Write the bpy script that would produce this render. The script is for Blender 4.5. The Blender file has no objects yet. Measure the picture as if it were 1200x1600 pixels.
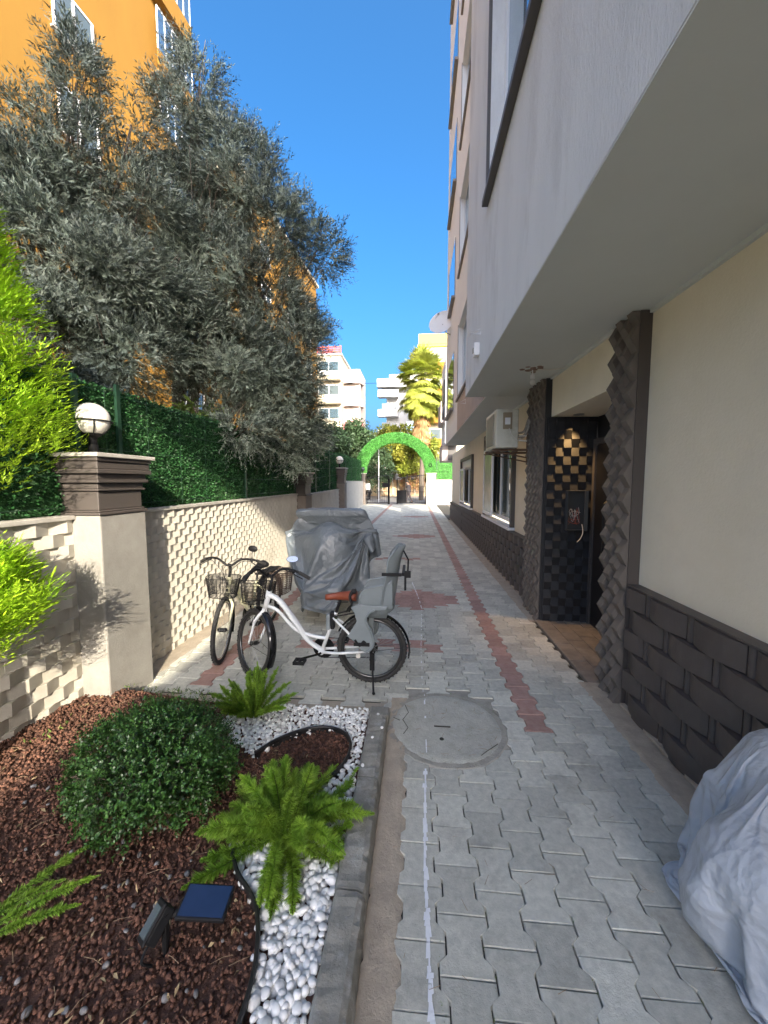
import bpy, math, random
import numpy as np
from mathutils import Vector, Matrix
PI=math.pi
random.seed(7); RNG=np.random.default_rng(7)
S=bpy.context.scene; COL=S.collection
# ------------------------------------------------------------------ camera
cd=bpy.data.cameras.new("camera"); cam=bpy.data.objects.new("camera",cd); COL.objects.link(cam)
cd.sensor_fit='VERTICAL'; cd.sensor_height=36.0; cd.lens=13.5; cd.clip_start=0.05; cd.clip_end=1000
cam.location=(0,0,1.75); cam.rotation_euler=(math.radians(90-4.574),0,math.radians(4.7485))
S.camera=cam
S.render.resolution_x=768; S.render.resolution_y=1024
# ------------------------------------------------------------------ world, sun, exposure
SKY_SAT=1.3; SKY_HUE=.492; SUN_EL=23.0; SUN_AZ=20.0   # the sun stands behind the camera, a touch to the right
w=bpy.data.worlds.new("World"); S.world=w; w.use_nodes=True
nt=w.node_tree; bg=nt.nodes['Background']; sky=nt.nodes.new('ShaderNodeTexSky'); sky.sky_type='NISHITA'
sky.sun_disc=False; sky.sun_elevation=math.radians(SUN_EL); sky.sun_rotation=math.radians(180-SUN_AZ)
sky.air_density=0.65; sky.dust_density=9.0; sky.ozone_density=3.8; sky.altitude=0
hs=nt.nodes.new('ShaderNodeHueSaturation'); hs.inputs['Saturation'].default_value=SKY_SAT; hs.inputs['Hue'].default_value=SKY_HUE; nt.links.new(sky.outputs[0],hs.inputs['Color']); nt.links.new(hs.outputs[0],bg.inputs[0]); bg.inputs[1].default_value=0.108
ld=bpy.data.lights.new("sun",'SUN'); ld.energy=1.75; ld.angle=math.radians(0.5); ld.color=(1,0.90,0.72)
sun=bpy.data.objects.new("sun",ld); COL.objects.link(sun)
el,az=math.radians(SUN_EL),math.radians(SUN_AZ)
sun.rotation_euler=Vector((math.sin(az)*math.cos(el),-math.cos(az)*math.cos(el),math.sin(el))).to_track_quat('Z','Y').to_euler()
S.view_settings.view_transform='Standard'; S.view_settings.look='None'; S.view_settings.gamma=1
S.view_settings.exposure=2.5
# ------------------------------------------------------------------ materials
MATS={}
def mat(name,c,rough=0.7,c2=None,scale=8,bump=0.0,bscale=None,metal=0,var=0.0,detail=6,trans=0.0,emit=None,stretch=None,spec=0.5,c3=None,s3=1.2,mix3=0.5,coord='Object'):
    if name in MATS: return MATS[name]
    m=bpy.data.materials.new(name); m.use_nodes=True; n=m.node_tree; N=n.nodes; L=n.links
    b=N['Principled BSDF']; b.inputs['Roughness'].default_value=rough; b.inputs['Metallic'].default_value=metal
    b.inputs['Specular IOR Level'].default_value=spec
    b.inputs['Base Color'].default_value=(*c,1)
    tc=N.new('ShaderNodeTexCoord'); src=tc.outputs[coord]
    if stretch:
        mp=N.new('ShaderNodeMapping'); mp.inputs['Scale'].default_value=stretch; L.new(src,mp.inputs[0]); src=mp.outputs[0]
    col=None
    if c2:
        no=N.new('ShaderNodeTexNoise'); no.inputs['Scale'].default_value=scale; no.inputs['Detail'].default_value=detail; no.inputs['Roughness'].default_value=0.65
        L.new(src,no.inputs['Vector'])
        r=N.new('ShaderNodeValToRGB'); r.color_ramp.elements[0].position=0.32; r.color_ramp.elements[1].position=0.68
        r.color_ramp.elements[0].color=(*c,1); r.color_ramp.elements[1].color=(*c2,1)
        L.new(no.outputs['Fac'],r.inputs[0]); col=r.outputs[0]
    if c3:
        no=N.new('ShaderNodeTexNoise'); no.inputs['Scale'].default_value=s3; no.inputs['Detail'].default_value=8; no.inputs['Roughness'].default_value=0.7
        L.new(src,no.inputs['Vector'])
        mr=N.new('ShaderNodeMapRange'); mr.inputs[1].default_value=0.52; mr.inputs[2].default_value=0.72; mr.inputs[4].default_value=mix3
        L.new(no.outputs['Fac'],mr.inputs[0])
        mx=N.new('ShaderNodeMix'); mx.data_type='RGBA'; L.new(mr.outputs[0],mx.inputs[0])
        if col: L.new(col,mx.inputs[6])
        else: mx.inputs[6].default_value=(*c,1)
        mx.inputs[7].default_value=(*c3,1); col=mx.outputs[2]
    if var:
        at=N.new('ShaderNodeAttribute'); at.attribute_name='var'
        mr=N.new('ShaderNodeMapRange'); mr.inputs[3].default_value=1-var; mr.inputs[4].default_value=1+var
        L.new(at.outputs['Fac'],mr.inputs[0])
        vm=N.new('ShaderNodeVectorMath'); vm.operation='SCALE'
        if col: L.new(col,vm.inputs[0])
        else: vm.inputs[0].default_value=c
        L.new(mr.outputs[0],vm.inputs['Scale']); col=vm.outputs[0]
    if col: L.new(col,b.inputs['Base Color'])
    if bump:
        no=N.new('ShaderNodeTexNoise'); no.inputs['Scale'].default_value=bscale or 40; no.inputs['Detail'].default_value=8; no.inputs['Roughness'].default_value=0.7
        L.new(src,no.inputs['Vector'])
        bp=N.new('ShaderNodeBump'); bp.inputs['Strength'].default_value=1.0; bp.inputs['Distance'].default_value=bump
        L.new(no.outputs['Fac'],bp.inputs['Height']); L.new(bp.outputs[0],b.inputs['Normal'])
    if trans:
        t=N.new('ShaderNodeBsdfTranslucent'); ms=N.new('ShaderNodeMixShader'); ms.inputs[0].default_value=trans
        if col: L.new(col,t.inputs[0])
        else: t.inputs[0].default_value=(*c,1)
        L.new(b.outputs[0],ms.inputs[1]); L.new(t.outputs[0],ms.inputs[2]); L.new(ms.outputs[0],N['Material Output'].inputs[0])
    if emit:
        b.inputs['Emission Color'].default_value=(*emit[0],1); b.inputs['Emission Strength'].default_value=emit[1]
    MATS[name]=m; return m
M=dict(
 paver=mat('paver_grey',(.44,.435,.375),.88,(.60,.585,.505),30,.0028,110,var=.18,c3=(.19,.175,.15),s3=3.2,mix3=.55),
 redpaver=mat('paver_red',(.36,.20,.165),.85,(.44,.29,.24),20,.0015,120,var=.15,c3=(.2,.16,.14),s3=4),
 joint=mat('joint_sand',(.035,.032,.026),.95,(.075,.066,.05),12,.004,60,c3=(.035,.055,.02),s3=2,mix3=.6),
 surround=mat('manhole_mortar',(.40,.375,.32),.92,(.28,.26,.215),11,.006,60,c3=(.5,.48,.42),s3=5),
 mortar=mat('mortar_strip',(.50,.42,.32),.92,(.36,.305,.235),9,.006,60,c3=(.4,.35,.28),s3=3),
 kerb=mat('kerb_concrete',(.33,.315,.27),.9,(.19,.18,.155),7,.006,50,c3=(.46,.45,.42),s3=9,mix3=.8),
 manhole=mat('manhole_concrete',(.52,.51,.44),.9,(.38,.37,.31),9,.008,60,c3=(.50,.49,.45),s3=22,mix3=.8),
 ground=mat('ground_dust',(.2,.17,.13),.95,(.13,.11,.09),3,.01,10),
 asphalt=mat('asphalt',(.22,.21,.2),.9,(.28,.27,.25),6,.003,80),
 paint=mat('white_paint_line',(.80,.81,.83),.6,(.88,.88,.88),30,0),
 soil=mat('soil',(.10,.05,.035),.95,(.16,.08,.055),14,.02,30),
 mulch=mat('mulch_stone',(.080,.036,.022),.9,(.145,.066,.042),30,.003,80,var=.5),
 twig=mat('dry_twig',(.30,.21,.13),.85,(.2,.13,.08),20),
 dryleaf=mat('dry_leaf',(.42,.33,.18),.8,(.3,.2,.1),20,var=.3),
 pebble=mat('white_pebble',(.70,.695,.67),.5,(.84,.83,.80),18,.001,60,var=.14,c3=(.58,.52,.44),s3=9,mix3=.5),
 greystone=mat('grey_pebble',(.10,.10,.105),.6,(.22,.205,.195),22,var=.4),
 edging=mat('black_plastic_edging',(.012,.012,.013),.4,(.03,.028,.026),20),
 whitewall=mat('cream_wall_tile',(.60,.565,.49),.8,(.52,.485,.42),5,.0015,120,c3=(.33,.29,.22),s3=1.6,mix3=.5),
 coping=mat('wall_coping',(.55,.52,.47),.7,(.40,.37,.33),10,.002,60),
 pillarstone=mat('pillar_plaster',(.34,.325,.295),.85,(.27,.255,.23),5,.003,60,c3=(.22,.19,.16),s3=1.8,mix3=.6),
 taupe=mat('taupe_pillar',(.15,.125,.105),.75,(.19,.16,.135),6,.002,60),
 darktrim=mat('dark_trim',(.075,.064,.058),.55,(.08,.066,.058),10,.001,60),
 dado=mat('dark_brown_tile',(.075,.062,.055),.5,(.095,.08,.072),5,.0008,140,c3=(.12,.105,.095),s3=2.2,mix3=.5),
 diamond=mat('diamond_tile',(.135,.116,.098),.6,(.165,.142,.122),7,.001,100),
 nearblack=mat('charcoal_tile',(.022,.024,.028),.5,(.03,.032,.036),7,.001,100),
 plaster=mat('cream_plaster',(.78,.71,.55),.9,(.83,.76,.61),2.5,.003,45,c3=(.66,.61,.50),s3=1.1,mix3=.4),
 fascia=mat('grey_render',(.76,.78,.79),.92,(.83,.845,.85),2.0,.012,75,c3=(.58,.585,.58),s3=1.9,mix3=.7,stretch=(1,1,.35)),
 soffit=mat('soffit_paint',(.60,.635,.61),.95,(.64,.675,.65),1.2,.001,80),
 beige=mat('beige_panel',(.42,.36,.33),.9,(.48,.42,.39),3,.003,60),
 farwhite=mat('warm_white_render',(.86,.88,.88),.9,(.82,.84,.84),1.0,.003,50),
 windowdark=mat('dark_window_surround',(.085,.078,.075),.5),
 farsurround=mat('far_window_surround',(.22,.205,.195),.6),
 pvc=mat('white_pvc',(.78,.79,.80),.35),
 glass=mat('window_glass',(.10,.13,.14),.04,metal=.0,spec=1.0),
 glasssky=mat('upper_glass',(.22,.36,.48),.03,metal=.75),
 greenglass=mat('frosted_glass',(.33,.36,.30),.25,(.22,.25,.2),4,spec=.8),
 yellow=mat('yellow_render',(.30,.155,.018),.9,(.26,.13,.014),.6,.004,40,stretch=(1,1,.3)),
 cream2=mat('cream_render',(.56,.50,.37),.9,(.50,.44,.33),1),
 pink=mat('pink_fabric',(.62,.22,.25),.9),
 redroof=mat('red_roof_rail',(.62,.13,.08),.8),
 white=mat('white_render',(.62,.62,.60),.9,(.56,.56,.55),1),
 lime=mat('lime_render',(.75,.62,.10),.9),
 brown=mat('brown_frame',(.12,.05,.02),.6),
 hedge=mat('artificial_hedge',(.016,.075,.020),.55,(.038,.14,.036),9,c3=(.075,.15,.05),s3=1.3,mix3=.6,var=.6,trans=.1),
 hedgeback=mat('hedge_backing',(.012,.05,.015),.9,(.02,.09,.02),20,.01,40),
 archleaf=mat('arch_turf',(.09,.34,.06),.55,(.17,.48,.12),3,c3=(.22,.42,.12),s3=1.2,var=.6,trans=.1),
 floorbrown=mat('worn_floor',(.26,.22,.18),.9,(.17,.145,.12),8,.003,60),
 metalgreen=mat('green_post',(.02,.06,.035),.4,metal=.3),
 steel=mat('steel',(.45,.45,.44),.35,metal=1),
 darksteel=mat('dark_steel',(.05,.05,.05),.4,metal=.8),
 black=mat('black_plastic',(.009,.009,.010),.6,spec=.3),
 rubber=mat('tyre_rubber',(.016,.016,.017),.75,(.035,.033,.03),30),
 gloss=mat('gloss_black',(.008,.008,.009),.12),
 bikewhite=mat('bike_white',(.72,.74,.74),.22,(.66,.68,.68),6),
 bikecream=mat('bike_cream',(.62,.60,.42),.3),
 chrome=mat('chrome',(.75,.75,.75),.15,metal=1),
 rimdark=mat('rim_dark',(.10,.10,.10),.3,metal=.9),
 leather=mat('brown_leather',(.25,.062,.028),.36,(.17,.04,.02),12,.001,60),
 seatgrey=mat('seat_grey',(.205,.235,.245),.42,(.18,.205,.215),9,.0006,120),
 padding=mat('patterned_padding',(.02,.03,.09),.8,(.42,.36,.36),55),
 mirror=mat('mirror_glass',(.9,.9,.9),.12,metal=.6,emit=None),
 ivory=mat('lamp_globe',(.80,.76,.68),.25),
 acbody=mat('ac_white',(.62,.62,.54),.45,(.52,.52,.44),6,.0005,50,c3=(.35,.33,.26),s3=3,mix3=.5),
 acgrille=mat('ac_grille',(.26,.26,.23),.5),
 solar=mat('solar_cell',(.012,.02,.05),.12,(.02,.03,.075),6,spec=.8),
 bark=mat('bark',(.10,.08,.06),.95,(.16,.13,.10),14,.01,30),
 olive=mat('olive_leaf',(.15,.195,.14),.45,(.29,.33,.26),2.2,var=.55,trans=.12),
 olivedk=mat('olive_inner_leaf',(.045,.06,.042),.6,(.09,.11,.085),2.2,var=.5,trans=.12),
 thuja=mat('thuja_leaf',(.20,.40,.015),.6,(.50,.70,.03),3.5,var=.6,trans=.3),
 boxleaf=mat('boxwood_leaf',(.025,.078,.014),.33,(.065,.15,.03),9,var=.6,trans=.12),
 fern=mat('fern_needle',(.16,.31,.03),.6,(.30,.45,.05),9,var=.55,trans=.3),
 weed=mat('weed_leaf',(.10,.17,.03),.7,(.16,.22,.05),9,var=.4,trans=.3),
 darkleaf=mat('far_dark_leaf',(.035,.075,.03),.6,(.07,.12,.05),.7,var=.5,trans=.15),
 limeleaf=mat('far_lime_leaf',(.18,.26,.03),.6,(.36,.34,.05),.5,var=.5,trans=.3),
 palmleaf=mat('palm_leaf',(.26,.35,.05),.5,(.50,.50,.10),.8,var=.4,trans=.2),
 palmdry=mat('palm_skirt',(.42,.24,.10),.9,(.55,.34,.16),2,var=.4),
 skin=mat('skin',(.45,.27,.19),.5),
 jacket=mat('dark_jacket',(.035,.03,.035),.8,(.05,.045,.05),12),
 trousers=mat('grey_trousers',(.06,.05,.055),.8),
 hair=mat('hair',(.02,.015,.012),.6),
 streetwall=mat('street_wall',(.62,.50,.30),.9,(.42,.24,.14),1.2,.003,30),
 turfpink=mat('flowering_shrub',(.55,.22,.14),.7,(.30,.30,.08),2,var=.5,trans=.2),
 door=mat('door_black',(.014,.014,.016),.35),
 wire=mat('copper_wire',(.30,.13,.07),.4,metal=.5),
 cable=mat('white_cable',(.65,.63,.58),.5),
)
def cloth_mat(name,c,c2,rough,trans,bump,sc):
    m=mat(name,c,rough,c2,3,bump,sc,trans=trans,spec=.5); n=m.node_tree; N=n.nodes; L=n.links
    b=N['Principled BSDF']; bp=[x for x in N if x.type=='BUMP'][0]; tc=[x for x in N if x.type=='TEX_COORD'][0]
    no=N.new('ShaderNodeTexNoise'); no.inputs['Scale'].default_value=3; L.new(tc.outputs['Object'],no.inputs['Vector'])
    va=N.new('ShaderNodeVectorMath'); va.operation='MULTIPLY_ADD'; L.new(no.outputs['Color'],va.inputs[0]); va.inputs[1].default_value=(.35,.35,.35); L.new(tc.outputs['Object'],va.inputs[2])
    last=bp
    for s_,d_ in ((6.5,.012),(15,.006),(34,.0025)):
        vo=N.new('ShaderNodeTexVoronoi'); vo.inputs['Scale'].default_value=s_; vo.feature='F1'; L.new(va.outputs[0],vo.inputs['Vector'])
        q=N.new('ShaderNodeBump'); q.inputs['Distance'].default_value=d_*(bump/.004); L.new(vo.outputs['Distance'],q.inputs['Height']); L.new(last.outputs[0],q.inputs['Normal']); last=q
    L.new(last.outputs[0],b.inputs['Normal']); return m
M['cover']=cloth_mat('grey_cover_sheet',(.115,.135,.15),(.155,.175,.19),.36,.06,.0035,14)
M['plastic']=cloth_mat('milky_plastic_sheet',(.56,.60,.65),(.66,.70,.75),.24,.3,.005,16)
# ------------------------------------------------------------------ mesh tools
class MB:
    def __init__(s): s.v=[]; s.f=[]; s.m=[]
    def add(s,vs,fs,m=0):
        n=len(s.v); s.v.extend([tuple(map(float,p)) for p in vs]); s.f.extend([tuple(i+n for i in f) for f in fs]); s.m.extend([m]*len(fs)); return s
    def box(s,x0,y0,z0,x1,y1,z1,m=0,rot=None):
        v=[(x,y,z) for x in (x0,x1) for y in (y0,y1) for z in (z0,z1)]
        if rot: v=[rot@Vector(p) for p in v]
        return s.add(v,[(0,1,3,2),(4,6,7,5),(0,4,5,1),(2,3,7,6),(0,2,6,4),(1,5,7,3)],m)
    def tube(s,pts,r,seg=8,closed=False,m=0,cap=True,flat=None):
        P=[Vector(p) for p in pts]; n=len(P); rs=list(r) if hasattr(r,'__len__') else [r]*n
        vs=[];up=None
        for i in range(n):
            if closed: d=P[(i+1)%n]-P[i-1]
            else: d=P[min(i+1,n-1)]-P[max(i-1,0)]
            if d.length<1e-9: d=Vector((0,0,1))
            d.normalize()
            if up is None:
                up=Vector((0,0,1)) if abs(d.z)<.9 else Vector((1,0,0))
            a=d.cross(up)
            if a.length<1e-6: a=d.orthogonal()
            a.normalize(); b=a.cross(d); up=b
            for k in range(seg):
                t=2*PI*k/seg; fb=flat if flat else 1
                vs.append(P[i]+a*math.cos(t)*rs[i]+b*math.sin(t)*rs[i]*fb)
        fs=[]
        for i in range(n if closed else n-1):
            j=(i+1)%n
            for k in range(seg):
                l=(k+1)%seg; fs.append((i*seg+k,i*seg+l,j*seg+l,j*seg+k))
        if cap and not closed: fs.append(tuple(range(seg))[::-1]); fs.append(tuple(range((n-1)*seg,n*seg)))
        return s.add(vs,fs,m)
    def lathe(s,prof,c=(0,0,0),seg=24,m=0):
        vs=[];n=len(prof)
        for r,z in prof:
            for k in range(seg):
                t=2*PI*k/seg; vs.append((c[0]+r*math.cos(t),c[1]+r*math.sin(t),c[2]+z))
        fs=[(i*seg+k,i*seg+(k+1)%seg,(i+1)*seg+(k+1)%seg,(i+1)*seg+k) for i in range(n-1) for k in range(seg)]
        fs.append(tuple(range(seg))[::-1]); fs.append(tuple(range((n-1)*seg,n*seg)))
        return s.add(vs,fs,m)
    def sphere(s,c,r,seg=16,m=0):
        r=r if hasattr(r,'__len__') else (r,r,r); n=seg//2; vs=[]
        for i in range(n+1):
            ph=-PI/2+PI*i/n
            for k in range(seg):
                t=2*PI*k/seg; vs.append((c[0]+r[0]*math.cos(ph)*math.cos(t),c[1]+r[1]*math.cos(ph)*math.sin(t),c[2]+r[2]*math.sin(ph)))
        fs=[(i*seg+k,i*seg+(k+1)%seg,(i+1)*seg+(k+1)%seg,(i+1)*seg+k) for i in range(n) for k in range(seg)]
        return s.add(vs,fs,m)
    def prism(s,poly,f0,f1,m=0):
        "poly: 2D points; f0/f1 map a 2D point to 3D at both ends"
        n=len(poly); vs=[f0(p) for p in poly]+[f1(p) for p in poly]
        fs=[tuple(range(n))[::-1],tuple(range(n,2*n))]+[(i,(i+1)%n,n+(i+1)%n,n+i) for i in range(n)]
        return s.add(vs,fs,m)
    def grid(s,nu,nv,fn,m=0,closeu=False):
        vs=[fn(i/(nu if closeu else nu-1),j/(nv-1)) for j in range(nv) for i in range(nu)]
        fs=[(j*nu+i,j*nu+(i+1)%nu,(j+1)*nu+(i+1)%nu,(j+1)*nu+i) for j in range(nv-1) for i in range(nu if closeu else nu-1)]
        return s.add(vs,fs,m)
    def build(s,name,mats,parent=None,smooth=False,bevel=0,local=False,loc=None):
        me=bpy.data.meshes.new(name)
        off=Vector((0,0,0))
        if parent is not None and not local: off=base_of(parent)
        if parent is None and loc: off=Vector(loc)
        me.from_pydata([(a-off.x,b-off.y,c-off.z) for a,b,c in s.v],[],s.f)
        mats=mats if isinstance(mats,(list,tuple)) else [mats]
        for x in mats: me.materials.append(x)
        me.polygons.foreach_set('material_index',s.m)
        if smooth: me.polygons.foreach_set('use_smooth',[True]*len(s.f))
        me.update()
        o=bpy.data.objects.new(name,me); COL.objects.link(o)
        if parent is not None: o.parent=parent
        elif loc: o.location=off
        if bevel:
            b=o.modifiers.new('bevel','BEVEL'); b.width=bevel; b.segments=2; b.limit_method='ANGLE'
        if smooth=='auto':
            try: me.shade_auto_smooth if False else None
            except Exception: pass
        return o
def base_of(o):
    while o.parent is not None: o=o.parent
    return Vector(o.location)
def tag(o,label=None,cat=None,group=None,kind=None):
    if label: o['label']=label
    if cat: o['category']=cat
    if group: o['group']=group
    if kind: o['kind']=kind
    return o
def thing(name,label,cat,loc=(0,0,0),rz=0,group=None):
    o=bpy.data.objects.new(name,None); COL.objects.link(o); o.location=loc; o.rotation_euler=(0,0,rz)
    o.empty_display_size=.1
    return tag(o,label,cat,group)
def copy_tree(o,parent=None):
    c=o.copy(); COL.objects.link(c)
    if parent is not None: c.parent=parent
    for ch in list(o.children): copy_tree(ch,c)
    return c
def spl(pts,n=8):
    "Catmull-Rom through pts"
    P=[Vector(p) for p in pts]; P=[P[0]*2-P[1]]+P+[P[-1]*2-P[-2]]; out=[]
    for i in range(1,len(P)-2):
        a,b,c,d=P[i-1:i+3]
        for k in range(n):
            t=k/n; out.append(.5*((2*b)+(c-a)*t+(2*a-5*b+4*c-d)*t*t+(3*b-a-3*c+d)*t**3))
    out.append(P[-2]); return out
def bulk(name,V,F,mats,parent=None,midx=None,var=None,smooth=False,kind=None):
    "V (n,3) array, F (m,k) int array"
    off=np.array(base_of(parent)) if parent is not None else np.zeros(3)
    V=np.asarray(V,dtype=np.float32)-off.astype(np.float32); F=np.asarray(F,dtype=np.int32); m,k=F.shape
    me=bpy.data.meshes.new(name); me.vertices.add(len(V)); me.vertices.foreach_set('co',V.ravel())
    me.loops.add(m*k); me.loops.foreach_set('vertex_index',F.ravel())
    me.polygons.add(m); me.polygons.foreach_set('loop_start',np.arange(0,m*k,k,dtype=np.int32)); me.polygons.foreach_set('loop_total',np.full(m,k,dtype=np.int32))
    mats=mats if isinstance(mats,(list,tuple)) else [mats]
    for x in mats: me.materials.append(x)
    if midx is not None: me.polygons.foreach_set('material_index',np.asarray(midx,dtype=np.int32))
    if smooth: me.polygons.foreach_set('use_smooth',np.ones(m,dtype=bool))
    me.update(calc_edges=True)
    if var is not None:
        a=me.attributes.new('var','FLOAT','FACE'); a.data.foreach_set('value',np.asarray(var,dtype=np.float32))
    o=bpy.data.objects.new(name,me); COL.objects.link(o)
    if parent is not None: o.parent=parent
    if kind: o['kind']=kind
    return o
def nrm(a): return a/np.maximum(np.linalg.norm(a,axis=1,keepdims=True),1e-9)
def leaves(pos,d,n,L,W,fold=.0):
    "diamond leaves -> V,F"
    d=nrm(d); s=nrm(np.cross(d,n)); N=len(pos); L=np.broadcast_to(L,(N,))[:,None]; W=np.broadcast_to(W,(N,))[:,None]
    nn=np.cross(s,d)
    V=np.stack([pos,pos+d*L*.45+s*W*.5+nn*W*fold,pos+d*L,pos+d*L*.45-s*W*.5+nn*W*fold],axis=1).reshape(-1,3)
    F=np.arange(N*4).reshape(N,4); return V,F
def rvec(n): return nrm(RNG.normal(size=(n,3)))

# ------------------------------------------------------------------ relief tile panels
def tri(t): t=t%1.0; return 1-abs(2*t-1)
def relief_rows(mb,O,U,Nn,length,height,rh,L,A,m=0,base=-.03):
    "rows stacked in z, each a zigzag in u, neighbours out of step"
    O,U,Nn=Vector(O),Vector(U),Vector(Nn); nr=int(round(height/rh)); rh=height/nr
    for r in range(nr):
        ph=.5*(r%2); z0=r*rh+.0004; z1=(r+1)*rh-.0004
        us=[0]; k=math.ceil((0-0)/(L/2))
        u=0
        while u<length-1e-6:
            u+=L/2
            us.append(min(u,length))
        pts=[(u,A*tri(u/L+ph)) for u in us]
        for (u0,d0),(u1,d1) in zip(pts,pts[1:]):
            q=lambda u,d,z:O+U*u+Nn*d+Vector((0,0,z))
            mb.add([q(u0,d0,z0),q(u1,d1,z0),q(u1,d1,z1),q(u0,d0,z1),q(u0,base,z0),q(u1,base,z0),q(u1,base,z1),q(u0,base,z1)],
                   [(0,1,2,3),(4,5,1,0),(3,2,6,7)],m)
        for (u,d) in (pts[0],pts[-1]):
            mb.add([q(u,d,z0),q(u,d,z1),q(u,base,z1),q(u,base,z0)],[(0,1,2,3)],m)
def relief_cols(mb,O,U,Nn,length,height,cw,L,A,m=0,base=-.03,d0=0):
    "columns side by side, each a zigzag in z, neighbours out of step"
    O,U,Nn=Vector(O),Vector(U),Vector(Nn); nc=int(round(length/cw)); cw=length/nc
    q=lambda u,d,z:O+U*u+Nn*d+Vector((0,0,z))
    for c in range(nc):
        ph=.5*(c%2); u0=c*cw+.0004; u1=(c+1)*cw-.0004; zs=[0]
        while zs[-1]<height-1e-6: zs.append(min(zs[-1]+L/2,height))
        pts=[(z,d0+A*tri(z/L+ph)) for z in zs]
        for (za,da),(zb,db) in zip(pts,pts[1:]):
            mb.add([q(u0,da,za),q(u1,da,za),q(u1,db,zb),q(u0,db,zb),q(u0,base,za),q(u1,base,za),q(u1,base,zb),q(u0,base,zb)],
                   [(0,1,2,3),(4,0,3,7),(1,5,6,2)],m)
        for (z,d) in (pts[0],pts[-1]):
            mb.add([q(u0,d,z),q(u1,d,z),q(u1,base,z),q(u0,base,z)],[(0,1,2,3)],m)
def weave(mb,O,U,Nn,length,height,rh,L,A,gap=.055,m=0,seed=0):
    "big basket weave: bulging strips with narrow uprights between"
    O,U,Nn=Vector(O),Vector(U),Vector(Nn); nr=int(round(height/rh)); rh=height/nr; R=random.Random(seed)
    q=lambda u,d,z:O+U*u+Nn*d+Vector((0,0,z))
    for r in range(nr):
        z0=r*rh+.001; z1=(r+1)*rh-.001; s=-(L*.5 if r%2 else 0)-L
        while s<length:
            a=s+gap; b=s+L; n=10
            ts=[i/n for i in range(n+1)]
            pts=[(a+(b-a)*t,.010+A*math.sin(PI*t)**.8) for t in ts]; pts=[(u,d) for u,d in pts if -1e-6<=u<=length+1e-6]
            if len(pts)>1:
                tl=.008
                for (u0,d0),(u1,d1) in zip(pts,pts[1:]):
                    mb.add([q(u0,d0,z0+.004),q(u1,d1,z0+.004),q(u1,d1,z1-tl),q(u0,d0,z1-tl),q(u0,-.01,z0),q(u1,-.01,z0),q(u1,-.01,z1),q(u0,-.01,z1)],
                       [(0,1,2,3),(4,5,1,0),(3,2,6,7)],m)
                for (u,d) in (pts[0],pts[-1]):
                    mb.add([q(u,d,z0+.004),q(u,d,z1-tl),q(u,-.01,z1),q(u,-.01,z0)],[(0,1,2,3)],m)
            c=s+gap*.5
            if gap*.5<c<length-gap*.5:
                pts=[(c+gap*.38*math.cos(PI*(1-k/5)),.004+.014*math.sin(PI*k/5)) for k in range(6)]
                for (u0,d0),(u1,d1) in zip(pts,pts[1:]):
                    mb.add([q(u0,d0,z0),q(u1,d1,z0),q(u1,d1,z1),q(u0,d0,z1)],[(0,1,2,3)],m)
            s+=L
    mb.add([q(0,0,0),q(length,0,0),q(length,0,height),q(0,0,height)],[(0,1,2,3)],m)

# ================================================================== GROUND
g=MB(); g.box(-150,-60,-.4,150,300,-.035); tag(g.build('ground',M['ground']),kind='structure')
def left_wall_x(y): return -2.5 if y<8.2 else -2.5-(y-8.2)*.073
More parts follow.
